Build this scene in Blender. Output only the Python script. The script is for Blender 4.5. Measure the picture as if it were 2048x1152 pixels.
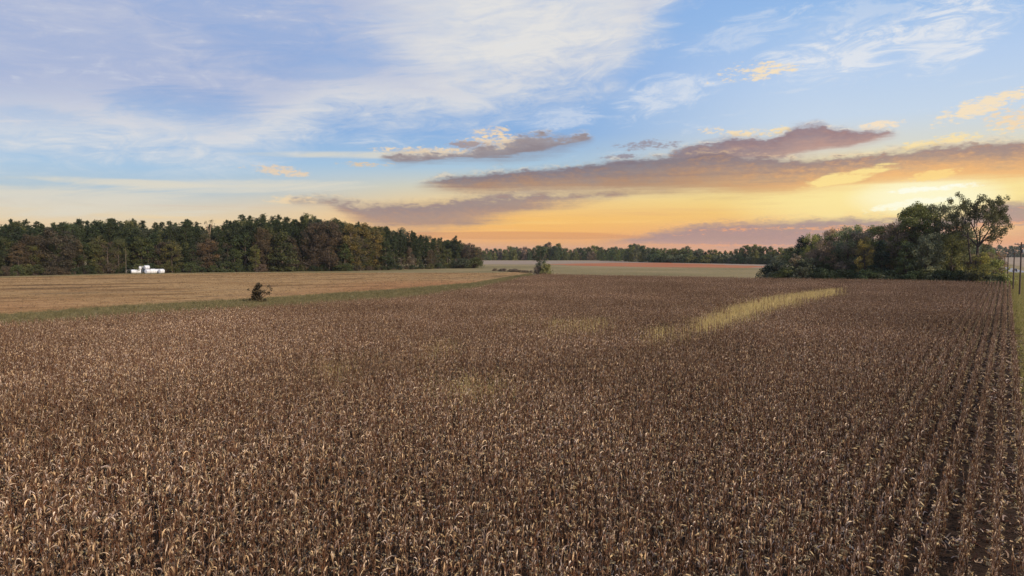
import bpy, math, random
import numpy as np
from mathutils import Vector, Matrix

for o in list(bpy.data.objects):
    bpy.data.objects.remove(o)
SC = bpy.context.scene
COL = SC.collection
R = math.radians
random.seed(7)

# ------------------------------------------------------------------ camera
CAM_H, FPX, PITCH = 10.0, 2048 * 24 / 36, R(2.98)
cam_d = bpy.data.cameras.new('camera')
cam = bpy.data.objects.new('camera', cam_d)
COL.objects.link(cam)
cam.location = (0, 0, CAM_H)
cam.rotation_euler = (R(90) - PITCH, 0, 0)
cam_d.lens, cam_d.sensor_width = 24, 36
cam_d.clip_start, cam_d.clip_end = 0.1, 20000
SC.camera = cam
SC.view_settings.view_transform = 'Standard'
SC.view_settings.look = 'None'
SC.view_settings.exposure = 0.0
SC.view_settings.gamma = 1.0
SC.cycles.max_bounces = 5
SC.cycles.diffuse_bounces = 2
SC.cycles.glossy_bounces = 1
SC.cycles.transmission_bounces = 3
SC.cycles.transparent_max_bounces = 4


def ray(px, py):
    cx, cy = (px - 1024) / FPX, (576 - py) / FPX
    s, c = math.sin(PITCH), math.cos(PITCH)
    return (cx, c + cy * s, -s + cy * c)


def at(px, py, z=0.0):
    """place on the land (at height z) seen along one direction from the drone"""
    d = ray(px, py)
    t = (z - CAM_H) / d[2]
    return (d[0] * t, d[1] * t)


def azel(px, py):
    d = ray(px, py)
    return (math.degrees(math.atan2(d[0], d[1])),
            math.degrees(math.atan2(d[2], math.hypot(d[0], d[1]))))


def lin(r, g, b):
    f = lambda c: (c / 255 / 12.92) if c / 255 <= 0.04045 else ((c / 255 + 0.055) / 1.055) ** 2.4
    return (f(r), f(g), f(b), 1)


# ------------------------------------------------------------------ node helper
class Net:
    def __init__(self, tree):
        self.t = tree
        tree.nodes.clear()

    def n(self, typ, **kw):
        nd = self.t.nodes.new(typ)
        for k, v in kw.items():
            setattr(nd, k, v)
        return nd

    def put(self, sock, v):
        if isinstance(v, S):
            self.t.links.new(v.s, sock)
        elif hasattr(v, 'is_output'):
            self.t.links.new(v, sock)
        else:
            sock.default_value = v

    def math(self, op, *a, clamp=False):
        nd = self.n('ShaderNodeMath', operation=op, use_clamp=clamp)
        for i, v in enumerate(a):
            self.put(nd.inputs[i], v)
        return S(self, nd.outputs[0])

    def sstep(self, v, a, b, lo=0.0, hi=1.0, smooth=True):
        nd = self.n('ShaderNodeMapRange', interpolation_type='SMOOTHSTEP' if smooth else 'LINEAR', clamp=True)
        for i, x in enumerate((v, a, b, lo, hi)):
            self.put(nd.inputs[i], x)
        return S(self, nd.outputs[0])

    def mix(self, f, a, b, blend='MIX'):
        nd = self.n('ShaderNodeMix', data_type='RGBA', blend_type=blend)
        self.put(nd.inputs[0], f)
        self.put(nd.inputs[6], a)
        self.put(nd.inputs[7], b)
        return S(self, nd.outputs[2])

    def xyz(self, x, y, z=0.0):
        nd = self.n('ShaderNodeCombineXYZ')
        for i, v in enumerate((x, y, z)):
            self.put(nd.inputs[i], v)
        return S(self, nd.outputs[0])

    def sep(self, v):
        nd = self.n('ShaderNodeSeparateXYZ')
        self.put(nd.inputs[0], v)
        return [S(self, o) for o in nd.outputs]

    def noise(self, v, scale=1.0, detail=6.0, rough=0.55, dist=0.0):
        nd = self.n('ShaderNodeTexNoise')
        self.put(nd.inputs['Vector'], v)
        nd.inputs['Scale'].default_value = scale
        nd.inputs['Detail'].default_value = detail
        nd.inputs['Roughness'].default_value = rough
        nd.inputs['Distortion'].default_value = dist
        return S(self, nd.outputs[0])

    def ramp(self, f, stops, interp='LINEAR'):
        nd = self.n('ShaderNodeValToRGB')
        cr = nd.color_ramp
        cr.interpolation = interp
        while len(cr.elements) < len(stops):
            cr.elements.new(0.5)
        for e, (p, c) in zip(cr.elements, stops):
            e.position = p
            e.color = c
        self.put(nd.inputs[0], f)
        return S(self, nd.outputs[0])

    def curve(self, f, pts):
        """float curve through points given in 0..1"""
        nd = self.n('ShaderNodeFloatCurve')
        c = nd.mapping.curves[0]
        pts = sorted(pts)
        while len(c.points) < len(pts):
            c.points.new(0.5, 0.5)
        for p, (x, y) in zip(c.points, pts):
            p.location = (x, y)
            p.handle_type = 'AUTO_CLAMPED'
        nd.mapping.update()
        self.put(nd.inputs['Value'], f)
        return S(self, nd.outputs[0])


class S:
    def __init__(self, net, s):
        self.net, self.s = net, s

    def __add__(self, o): return self.net.math('ADD', self, o)
    def __radd__(self, o): return self.net.math('ADD', o, self)
    def __sub__(self, o): return self.net.math('SUBTRACT', self, o)
    def __rsub__(self, o): return self.net.math('SUBTRACT', o, self)
    def __mul__(self, o): return self.net.math('MULTIPLY', self, o)
    def __rmul__(self, o): return self.net.math('MULTIPLY', o, self)
    def __truediv__(self, o): return self.net.math('DIVIDE', self, o)
    def max(self, o): return self.net.math('MAXIMUM', self, o)
    def min(self, o): return self.net.math('MINIMUM', self, o)
    def clamp(self): return self.net.math('ADD', self, 0.0, clamp=True)


# ------------------------------------------------------------------ sun and sky
SUN_AZ, SUN_EL = 126.0, 25.0         # degrees clockwise from the view direction, degrees up
sd = bpy.data.lights.new('sun', 'SUN')
sd.energy, sd.angle, sd.color = 5.0, R(0.5), (1.0, 0.86, 0.70)
sun = bpy.data.objects.new('sun', sd)
COL.objects.link(sun)
sdir = Vector((math.sin(R(SUN_AZ)) * math.cos(R(SUN_EL)), math.cos(R(SUN_AZ)) * math.cos(R(SUN_EL)), math.sin(R(SUN_EL))))
sun.rotation_euler = sdir.to_track_quat('Z', 'Y').to_euler()

world = bpy.data.worlds.new('World')
SC.world = world
world.use_nodes = True
SKY_STRENGTH = 0.1


def build_sky():
    N = Net(world.node_tree)
    tc = N.n('ShaderNodeTexCoord')
    x, y, z = N.sep(tc.outputs['Generated'])
    az = N.math('ARCTAN2', x, y) * (180 / math.pi)
    el = N.math('ARCSINE', z) * (180 / math.pi)
    un = (az + 45) / 90.0                       # curve abscissa
    EL = 25.0                                   # curve ordinate scale

    def pc(px, py):
        a, e = azel(px, py)
        return ((a + 45) / 90.0, max(0.0, e / EL))

    def edge(pts):
        return N.curve(un, [pc(*p) for p in pts]) * EL

    # ---- noises, all in degrees of azimuth / elevation
    lump = N.noise(N.xyz(az * 0.55, el * 1.5, 1.7), 1.0, 9, 0.62) - 0.5
    fine = N.noise(N.xyz(az * 1.7, el * 4.2, 9.1), 1.0, 7, 0.65) - 0.5
    soft = N.noise(N.xyz(az * 0.13, el * 0.5, 4.4), 1.0, 6, 0.55) - 0.5
    tilt = el - az * 0.10
    streak = N.noise(N.xyz(az * 0.11, tilt * 0.85, 2.2), 1.0, 9, 0.66, 0.6) - 0.5
    wisp = N.noise(N.xyz(az * 0.20 + el * 0.42, el * 0.62 - az * 0.16, 6.3), 1.0, 10, 0.70, 1.2) - 0.5
    layer = N.noise(N.xyz(az * 0.05, el * 1.5, 3.3), 1.0, 6, 0.6) - 0.5

    def blob(px, py, rx, ry, slope=0.0, noise=None, amp=0.0, inner=0.1):
        """soft ellipse, 1 in the middle to 0 at its rim"""
        a0, e0 = azel(px, py)
        a1, _ = azel(px + rx, py)
        ra, re = a1 - a0, ry * 0.0405
        da = (az - a0) / ra
        de = (el - e0 - (az - a0) * slope) / re
        q = da * da + de * de
        if noise is not None:
            q = q + noise * amp
        return N.sstep(q, 1.0, inner)

    # ---- clear sky: three elevation ramps, left / middle / right
    ev = N.sstep(el, 0.0, 21.0, smooth=False)

    def col(pts):
        st = []
        for py, c in pts:
            _, e = azel(1024, py)
            st.append((min(max(e / 21.0, 0), 1), lin(*c)))
        return N.ramp(ev, sorted(st, key=lambda q: q[0]))
    left = col([(503, (230, 192, 150)), (455, (234, 206, 166)), (425, (218, 206, 186)), (395, (180, 197, 210)),
                (355, (166, 197, 226)), (300, (146, 184, 228)), (200, (134, 165, 216)), (90, (144, 172, 220)), (0, (152, 178, 224))])
    mid = col([(503, (222, 158, 118)), (470, (252, 180, 92)), (440, (255, 192, 92)), (405, (250, 208, 132)), (375, (226, 212, 176)),
               (335, (176, 203, 222)), (270, (136, 178, 228)), (150, (136, 176, 230)), (0, (144, 182, 234))])
    right = col([(503, (240, 166, 116)), (470, (240, 172, 122)), (430, (255, 206, 112)), (400, (255, 224, 136)), (360, (252, 226, 158)),
                 (310, (224, 224, 214)), (260, (207, 223, 241)), (170, (190, 214, 246)), (60, (158, 196, 242)), (0, (148, 188, 240))])
    a_l, _ = azel(250, 400)
    a_m, _ = azel(1050, 400)
    a_r, _ = azel(1650, 400)
    c = N.mix(N.sstep(az, a_l, a_m), left, mid)
    c = N.mix(N.sstep(az, a_m, a_r), c, right)
    # physical sky under it
    sky = N.n('ShaderNodeTexSky', sky_type='NISHITA')
    sky.sun_disc = False
    sky.sun_elevation = R(SUN_EL)
    sky.sun_rotation = R(SUN_AZ)
    sky.air_density, sky.dust_density, sky.ozone_density = 1.0, 0.6, 1.5
    nis = N.mix(1.0, S(N, sky.outputs[0]), (0.085, 0.085, 0.085, 1), 'MULTIPLY')
    c = N.mix(0.14, c, nis)
    # thin layered streaks low over the horizon
    low = N.sstep(el, 5.0, 1.2)
    c = N.mix(N.sstep(layer, 0.02, 0.22) * low * 0.5, c, lin(222, 158, 122))
    c = N.mix(N.sstep(layer, -0.03, -0.22) * low * 0.45, c, lin(255, 214, 134))
    # glow round the set sun
    g1 = blob(1800, 392, 520, 95, inner=0.0)
    c = N.mix(g1 * 0.8, c, lin(255, 236, 166))
    g2 = blob(1850, 392, 200, 42, 0.0, soft, 0.6, 0.0)
    c = N.mix(g2, c, lin(255, 248, 205))

    # ---- high cirrus veil over the left and the middle
    v_low = edge([(-300, 345), (0, 333), (200, 326), (330, 332), (430, 344), (520, 322), (600, 292), (690, 262), (830, 262), (960, 250),
                  (1035, 225), (1120, 205), (1220, 178), (1290, 110), (1340, 40), (1400, -20)])
    d = el - v_low + streak * 3.2 + wisp * 5.0 + soft * 3.0
    veil = N.sstep(d, -1.8, 4.2)
    cream = N.sstep(d, 6.5, 1.5).max(blob(1060, 70, 420, 200, 0.0, wisp, 0.9, 0.0))
    cream = (cream + wisp * 0.45 + soft * 0.5).clamp()
    vcol = N.mix(cream, lin(176, 187, 216), lin(226, 225, 224))
    gaps = blob(370, 208, 220, 40, 0.02, streak, 3.0, 0.0)
    gaps = gaps.max(blob(590, 95, 260, 95, -0.05, streak, 3.0, 0.0) * 0.75)
    gaps = gaps.max(blob(400, 10, 180, 55, -0.05, wisp, 2.0, 0.0) * 0.7)
    gaps = gaps.max(blob(100, 235, 170, 28, 0.0, streak, 3.0, 0.0) * 0.6)
    dens = (0.88 + streak * 0.9 + wisp * 0.9 + soft * 0.5 - gaps * 0.55).clamp()
    # the cream lower border is the densest
    dens = dens.max(N.sstep(d, 0.2, 1.2) * N.sstep(d, 4.6, 2.0) * (0.86 + wisp * 0.8))
    c = N.mix((veil * dens).clamp(), c, vcol)
    # faint wisps everywhere
    c = N.mix(N.sstep(wisp + streak, 0.08, 0.42) * N.sstep(el, 3.5, 7.0) * 0.5, c, lin(222, 226, 232))
    # lower-left cream banks
    for args in ((60, 398, 420, 36, 0.0, streak, 3.0, 0.0), (480, 372, 300, 16, 0.03, streak, 3.0, 0.0), (250, 365, 210, 9, 0.0, streak, 2.4, 0.0), (760, 310, 260, 9, 0.03, streak, 2.0, 0.0)):
        c = N.mix(blob(*args) * 0.75, c, lin(222, 216, 200))
    # cirrus on the right
    for px, py, rx, ry, sl, k in ((1660, 112, 150, 50, 0.05, .85), (1900, 62, 135, 62, 0.28, .85), (1335, 190, 120, 34, 0.22, .6),
                                  (1700, 40, 200, 40, 0.1, .35), (1480, 70, 130, 30, 0.2, .35), (1120, 235, 90, 22, 0.1, .5)):
        q = blob(px, py, rx * 1.15, ry * 1.25, sl, wisp * 1.2 + streak * 0.5, 3.0, -0.15)
        c = N.mix(q * (0.25 + q * 0.75) * k, c, lin(228, 231, 236))
    # small sunlit fleece clouds
    for px, py, rx, ry, sl, co in ((1510, 143, 95, 17, 0.05, (252, 226, 182)), (1965, 211, 120, 16, 0.24, (252, 226, 184)),
                                   (980, 263, 40, 13, 0.1, (246, 214, 168)), (1420, 260, 30, 8, 0.0, (252, 222, 176)),
                                   (556, 341, 60, 12, -0.1, (234, 206, 172)), (2035, 238, 60, 26, 0.1, (250, 216, 170)),
                                   (735, 329, 55, 6, 0.0, (226, 196, 156)), (585, 399, 60, 8, 0.0, (240, 212, 168)),
                                   (1560, 262, 26, 10, 0.0, (254, 224, 164)), (1490, 266, 60, 9, 0.0, (252, 222, 170)),
                                   (985, 286, 80, 18, 0.05, (246, 216, 172)), (860, 303, 110, 10, 0.0, (244, 216, 176)),
                                   (1760, 250, 50, 9, 0.0, (252, 226, 190)), (1900, 280, 130, 9, 0.1, (255, 226, 160))):
        c = N.mix(N.sstep(blob(px, py, rx * 1.1, ry * 1.1, sl, lump * 0.8 + fine * 1.3 + wisp * 0.8, 3.2, -0.5), 0.0, 1.0) * 0.85, c, lin(*[q * 0.94 + 14 for q in co]))

    # ---- cumulus banks: top and bottom outlines, lumpy tops, lit undersides
    def bank(c, top, bot, top_col, bot_col, amp_t=0.55, amp_b=0.35, st=0.16, sb=0.55, rim=None, opac=1.0, streaks=None, mottle=0.25, h0=0.12, h1=0.95):
        t = edge(top) + lump * amp_t * 5.0 + fine * amp_t * 2.6
        b = edge(bot) - sb * 0.45 + lump * amp_b * 1.6 + layer * amp_b * 4.5 + fine * amp_b * 0.8
        open_ = N.sstep(edge(top) - edge(bot), 0.02, 0.35)
        m = N.sstep(t - el, -st * 1.1, st * 2.8) * N.sstep(el - b, 0.0, sb) * open_
        t2 = edge(top) + 0.22 + wisp * 1.3 + lump * 1.2
        b2 = edge(bot) - 0.45 + streak * 1.6 + layer * 2.2
        m = m.max(N.sstep(t2 - el, -0.25, 0.6) * N.sstep(el - b2, -0.3, 0.9) * open_ * (0.46 + wisp * 0.9))
        h = ((t - el) / (t - b).max(0.15) + lump * mottle + fine * mottle * 0.8).clamp()
        col = N.mix(N.sstep(h, h0, h1), top_col, bot_col)
        col = N.mix(N.sstep(lump + fine * 0.8, 0.0, 0.28) * N.sstep(t - el, 0.05, 0.5) * 0.30, col, bot_col)
        col = N.mix(N.sstep(layer + lump * 0.4, 0.0, -0.25) * 0.25, col, N.mix(0.5, top_col, lin(112, 100, 116)))
        if streaks is not None:
            col = N.mix(N.sstep(layer + fine * 0.5, 0.05, 0.2) * 0.85, col, streaks)
        if rim is not None:
            col = N.mix(N.sstep(t - el, 0.20, 0.02) * N.sstep(fine + lump, -0.1, 0.15), col, rim)
        return N.mix((m * (opac + lump * 0.35 * (0.0 if opac >= 1 else 1.0))).clamp(), c, col)

    warm = N.sstep(az, azel(1250, 300)[0], azel(1800, 300)[0])
    mauve_t = N.mix(warm, lin(128, 117, 126), lin(156, 132, 130))
    mauve_b = N.mix(warm, lin(178, 142, 116), lin(240, 184, 122))
    # far right and low banks
    c = bank(c, [(1180, 484), (1250, 474), (1330, 458), (1400, 447), (1500, 442), (1600, 438), (1680, 434), (1800, 434), (1920, 428), (1990, 405), (2060, 398), (2300, 390)],
             [(1180, 486), (1260, 488), (1400, 494), (1600, 498), (1800, 478), (1920, 470), (1990, 458), (2060, 456), (2300, 452)],
             lin(160, 138, 142), lin(188, 150, 140), 0.22, 0.3, 0.2, 0.6, lin(246, 190, 130), 0.86, lin(240, 166, 118))
    c = bank(c, [(560, 402), (640, 393), (700, 398), (740, 403), (800, 402), (880, 400), (920, 391), (1000, 384), (1080, 381), (1130, 386), (1220, 381), (1270, 388)],
             [(560, 404), (640, 408), (690, 432), (740, 452), (830, 462), (900, 456), (960, 446), (1010, 434), (1060, 422), (1150, 410), (1220, 398), (1270, 390)],
             lin(150, 134, 136), lin(190, 152, 126), 0.40, 0.45, 0.25, 1.2, lin(240, 206, 156), 0.93)
    c = N.mix(N.sstep(blob(1010, 472, 330, 10, 0.0, layer, 3.0, 0.0), 0, .6) * 0.6, c, lin(214, 150, 104))
    # lumpy bank above the long one
    c = bank(c, [(1335, 306), (1350, 298), (1400, 287), (1430, 284), (1460, 273), (1500, 276), (1560, 270), (1578, 256), (1600, 247), (1645, 246),
                 (1662, 257), (1700, 260), (1760, 258), (1800, 268), (1830, 272)],
             [(1335, 308), (1350, 314), (1450, 318), (1550, 316), (1600, 306), (1640, 300), (1700, 294), (1740, 284), (1800, 271), (1830, 273)],
             N.mix(warm, lin(136, 120, 130), lin(152, 124, 128)), N.mix(warm, lin(170, 146, 140), lin(192, 154, 142)), 0.28, 0.3, 0.14, 0.5, lin(250, 220, 178), 0.93)
    c = bank(c, [(752, 314), (772, 309), (800, 306), (850, 304), (905, 303), (960, 291), (1000, 286), (1040, 270), (1080, 266), (1120, 270), (1165, 270), (1195, 274)],
             [(752, 315), (772, 317), (800, 325), (860, 322), (910, 316), (960, 316), (1020, 313), (1060, 307), (1100, 301), (1150, 288), (1175, 280), (1195, 275)],
             lin(160, 148, 148), lin(142, 130, 134), 0.42, 0.3, 0.14, 0.4, lin(236, 210, 174), 0.93)
    for px, py, rx, ry in ((1290, 292, 95, 12), (1238, 313, 44, 7), (1245, 325, 38, 6), (935, 289, 44, 9)):
        c = N.mix(N.sstep(blob(px, py, rx, ry, 0.02, lump + fine, 3.4, -0.4), 0.0, 1.0) * 0.8, c, lin(150, 137, 146))
    # the long bank
    c = bank(c, [(820, 367), (850, 362), (885, 354), (960, 346), (1040, 339), (1150, 330), (1230, 319), (1330, 310), (1400, 306), (1500, 308), (1620, 316),
                 (1730, 310), (1790, 299), (1860, 289), (1950, 286), (2048, 280), (2300, 270)],
             [(820, 368), (850, 369), (900, 380), (960, 384), (1050, 381), (1150, 382), (1300, 384), (1400, 382), (1500, 388), (1560, 388), (1640, 378),
              (1700, 371), (1800, 365), (1900, 361), (2048, 362), (2300, 360)],
             mauve_t, mauve_b, 0.26, 0.30, 0.14, 1.1, lin(252, 214, 158), h0=0.05, h1=0.72, opac=0.94)
    # bright gaps in it
    c = N.mix(N.sstep(blob(1690, 355, 125, 13, 0.20, lump + layer, 3.0, 0.0), 0.0, 1.0) * 0.9, c, lin(255, 228, 150))
    c = N.mix(N.sstep(blob(1870, 350, 70, 11, 0.14, lump + fine, 3.2, 0.0), 0.0, 1.0) * 0.8, c, lin(255, 220, 140))
    c = N.mix(N.sstep(blob(1870, 376, 110, 7, 0.06, lump + fine, 2.6, 0.0), 0.0, 1.0), c, lin(255, 254, 232))
    c = N.mix(N.sstep(blob(1815, 408, 110, 9, 0.16, lump + fine, 2.6, 0.0), 0.0, 1.0) * .9, c, lin(255, 253, 226))

    # below the skyline: the land's own dull bounce
    c = N.mix(N.sstep(el, 0.0, -2.0), c, lin(120, 105, 84))
    big = N.mix(1.0, c, (1 / SKY_STRENGTH,) * 3 + (1,), 'MULTIPLY')
    bg = N.n('ShaderNodeBackground')
    N.put(bg.inputs[0], big)
    bg.inputs[1].default_value = SKY_STRENGTH
    out = N.n('ShaderNodeOutputWorld')
    N.t.links.new(bg.outputs[0], out.inputs[0])


build_sky()
world.cycles.sampling_method = 'MANUAL'
world.cycles.sample_map_resolution = 512


# ------------------------------------------------------------------ mesh helpers
class Buf:
    """collects vertices and quads/tris for one mesh, with a number 'tint' for each face"""
    def __init__(self):
        self.v, self.f, self.t, self.n = [], [], [], 0

    def add(self, verts, faces, tint=0.5):
        verts = np.asarray(verts, float).reshape(-1, 3)
        faces = np.asarray(faces, int)
        self.v.append(verts)
        self.f.append(faces + self.n)
        t = np.asarray(tint, float)
        self.t.append(np.broadcast_to(t, (len(faces),)).copy())
        self.n += len(verts)
        return self

    def mesh(self, name, mat, smooth=True):
        me = bpy.data.meshes.new(name)
        v = np.concatenate(self.v) if self.v else np.zeros((0, 3))
        me.vertices.add(len(v))
        me.vertices.foreach_set('co', v.astype(np.float32).ravel())
        loops, starts, tot, tint = [], [], 0, []
        for f, t in zip(self.f, self.t):
            k = f.shape[1]
            loops.append(f.ravel())
            starts.append(np.arange(len(f)) * k + tot)
            tot += f.size
            tint.append(t)
        loops = np.concatenate(loops)
        starts = np.concatenate(starts)
        me.loops.add(len(loops))
        me.loops.foreach_set('vertex_index', loops.astype(np.int32))
        me.polygons.add(len(starts))
        me.polygons.foreach_set('loop_start', starts.astype(np.int32))
        me.update(calc_edges=True)
        me.validate()
        a = me.attributes.new('tint', 'FLOAT', 'FACE')
        tt = np.concatenate(tint).astype(np.float32)
        if len(tt) == len(me.polygons):
            a.data.foreach_set('value', tt)
        me.polygons.foreach_set('use_smooth', np.full(len(me.polygons), smooth))
        me.materials.append(mat)
        return me


def tube(b, pts, rad, n=6, tint=0.5, cap=True):
    pts = np.asarray(pts, float)
    k = len(pts)
    d = np.gradient(pts, axis=0)
    d /= np.linalg.norm(d, axis=1)[:, None] + 1e-9
    ref = np.array([1.0, 0, 0]) if abs(d[0][0]) < 0.8 else np.array([0, 1.0, 0])
    u = np.cross(d, ref)
    u /= np.linalg.norm(u, axis=1)[:, None] + 1e-9
    w = np.cross(d, u)
    an = np.arange(n) * 2 * math.pi / n
    rad = np.broadcast_to(np.asarray(rad, float), (k,))
    V = pts[:, None] + rad[:, None, None] * (np.cos(an)[None, :, None] * u[:, None] + np.sin(an)[None, :, None] * w[:, None])
    F = []
    for i in range(k - 1):
        for j in range(n):
            F.append((i * n + j, i * n + (j + 1) % n, (i + 1) * n + (j + 1) % n, (i + 1) * n + j))
    b.add(V, F, tint)
    if cap:
        for i, s in ((0, -1), (k - 1, 1)):
            ring = V[i] if s > 0 else V[i][::-1]
            vv = np.vstack([ring, ring.mean(0)[None]])
            b.add(vv, [(j, (j + 1) % n, n) for j in range(n)], tint)
    return b


def box(b, c, s, tint=0.5, rot=0.0, taper=1.0):
    x, y, z = [q / 2 for q in s]
    V = []
    for zz, k in ((-z, 1.0), (z, taper)):
        V += [(-x * k, -y * k, zz), (x * k, -y * k, zz), (x * k, y * k, zz), (-x * k, y * k, zz)]
    V = np.array(V)
    cr, sr = math.cos(rot), math.sin(rot)
    V = np.column_stack([V[:, 0] * cr - V[:, 1] * sr, V[:, 0] * sr + V[:, 1] * cr, V[:, 2]]) + np.array(c)
    b.add(V, [(3, 2, 1, 0), (4, 5, 6, 7), (0, 1, 5, 4), (1, 2, 6, 5), (2, 3, 7, 6), (3, 0, 4, 7)], tint)
    return b


def unit(rng, n):
    v = rng.normal(size=(n, 3))
    return v / (np.linalg.norm(v, axis=1)[:, None] + 1e-9)


def leaves(b, rng, cen, size, tint, up=0.0, aspect=0.6):
    """pointed leaf sprays: one folded quad for each centre"""
    n = len(cen)
    if n == 0:
        return
    nrm = unit(rng, n)
    nrm[:, 2] += up
    nrm /= np.linalg.norm(nrm, axis=1)[:, None] + 1e-9
    a = np.cross(nrm, unit(rng, n))
    a /= np.linalg.norm(a, axis=1)[:, None] + 1e-9
    c = np.cross(nrm, a)
    s = np.broadcast_to(np.asarray(size, float), (n,))[:, None] * rng.uniform(0.7, 1.3, (n, 1))
    V = np.stack([cen - a * s * 0.5, cen + c * s * aspect * 0.5 + nrm * s * 0.08, cen + a * s * 0.5, cen - c * s * aspect * 0.5 + nrm * s * 0.08], 1)
    F = np.arange(n * 4).reshape(n, 4)
    b.add(V.reshape(-1, 3), F, tint)


def blades(b, rng, base, dirs, length, width, tint):
    """thin needles / blades: tapered quads from base along dirs"""
    n = len(base)
    side = np.cross(dirs, unit(rng, n))
    side /= np.linalg.norm(side, axis=1)[:, None] + 1e-9
    L = np.broadcast_to(np.asarray(length, float), (n,))[:, None]
    W = np.broadcast_to(np.asarray(width, float), (n,))[:, None]
    tip = base + dirs * L
    V = np.stack([base - side * W * 0.5, base + side * W * 0.5, tip + side * W * 0.25, tip - side * W * 0.25], 1)
    b.add(V.reshape(-1, 3), np.arange(n * 4).reshape(n, 4), tint)


# ------------------------------------------------------------------ object helpers
def tag(o, label=None, cat=None, group=None, kind=None):
    for k, v in (('label', label), ('category', cat), ('group', group), ('kind', kind)):
        if v:
            o[k] = v
    return o


def obj(name, me, parent=None):
    o = bpy.data.objects.new(name, me)
    COL.objects.link(o)
    o.parent = parent
    return o


def empty(name, loc, rz=0.0, sc=1.0):
    o = bpy.data.objects.new(name, None)
    COL.objects.link(o)
    o.location = loc
    o.rotation_euler = (0, 0, rz)
    o.scale = (sc,) * 3 if not hasattr(sc, '__len__') else sc
    o.empty_display_size = 0.2
    return o


ONES = ['', 'first', 'second', 'third', 'fourth', 'fifth', 'sixth', 'seventh', 'eighth', 'ninth', 'tenth', 'eleventh', 'twelfth', 'thirteenth',
        'fourteenth', 'fifteenth', 'sixteenth', 'seventeenth', 'eighteenth', 'nineteenth']
TENS = {2: 'twenty', 3: 'thirty', 4: 'forty', 5: 'fifty', 6: 'sixty', 7: 'seventy', 8: 'eighty', 9: 'ninety'}
TENTH = {2: 'twentieth', 3: 'thirtieth', 4: 'fortieth', 5: 'fiftieth', 6: 'sixtieth', 7: 'seventieth', 8: 'eightieth', 9: 'ninetieth'}


def ordinal(n):
    if n < 20:
        return ONES[n]
    return TENTH[n // 10] if n % 10 == 0 else TENS[n // 10] + '-' + ONES[n % 10]


# ------------------------------------------------------------------ materials
def mat(name):
    m = bpy.data.materials.new(name)
    m.use_nodes = True
    return m, Net(m.node_tree)


def finish(N, shader):
    out = N.n('ShaderNodeOutputMaterial')
    N.t.links.new(shader.s if isinstance(shader, S) else shader, out.inputs[0])


def principled(N, col, rough=0.8, spec=0.3, metal=0.0, bump=None, bump_d=0.02):
    p = N.n('ShaderNodeBsdfPrincipled')
    N.put(p.inputs['Base Color'], col)
    N.put(p.inputs['Roughness'], rough)
    p.inputs['Specular IOR Level'].default_value = spec
    p.inputs['Metallic'].default_value = metal
    if bump is not None:
        bn = N.n('ShaderNodeBump')
        bn.inputs['Distance'].default_value = bump_d
        N.put(bn.inputs['Height'], bump)
        N.t.links.new(bn.outputs[0], p.inputs['Normal'])
    return p.outputs[0]


def attr(N, name):
    a = N.n('ShaderNodeAttribute', attribute_name=name)
    return S(N, a.outputs['Fac'])


def leafy(N, col, trans=0.28, rough=0.55, spec=0.25):
    p = principled(N, col, rough, spec)
    t = N.n('ShaderNodeBsdfTranslucent')
    N.put(t.inputs[0], col)
    mx = N.n('ShaderNodeMixShader')
    mx.inputs[0].default_value = trans
    N.t.links.new(p, mx.inputs[1])
    N.t.links.new(t.outputs[0], mx.inputs[2])
    return mx.outputs[0]


def make_foliage():
    m, N = mat('foliage')
    oi = N.n('ShaderNodeObjectInfo')
    t = attr(N, 'tint')
    base = S(N, oi.outputs['Color'])
    k = N.ramp(t, [(0.0, (0.55, 0.60, 0.6, 1)), (0.5, (1.0, 1.0, 1.0, 1)), (0.85, (1.45, 1.38, 1.1, 1)), (1.0, (2.0, 1.7, 1.0, 1))])
    finish(N, leafy(N, N.mix(1.0, base, k, 'MULTIPLY'), 0.33, 0.55, 0.2))
    return m


def make_bark():
    m, N = mat('bark')
    tc = N.n('ShaderNodeTexCoord')
    n1 = N.noise(S(N, tc.outputs['Object']), 3.0, 5)
    oi = N.n('ShaderNodeObjectInfo')
    k = N.ramp(n1, [(0.3, (0.55, 0.52, 0.5, 1)), (0.7, (1.3, 1.3, 1.3, 1))])
    finish(N, principled(N, N.mix(1.0, S(N, oi.outputs['Color']), k, 'MULTIPLY'), 0.9, 0.15, bump=n1, bump_d=0.03))
    return m


def plain(name, col, rough=0.6, spec=0.4, metal=0.0, var=0.15, scale=4.0):
    m, N = mat(name)
    tc = N.n('ShaderNodeTexCoord')
    n1 = N.noise(S(N, tc.outputs['Object']), scale, 5)
    a = tuple(c * (1 - var) for c in col[:3]) + (1,)
    b = tuple(min(1, c * (1 + var)) for c in col[:3]) + (1,)
    finish(N, principled(N, N.ramp(n1, [(0.3, a), (0.7, b)]), rough, spec, metal))
    return m


FOL, BARK = make_foliage(), make_bark()


def ground_coords(N):
    g = N.n('ShaderNodeNewGeometry')
    return S(N, g.outputs['Position'])


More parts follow.
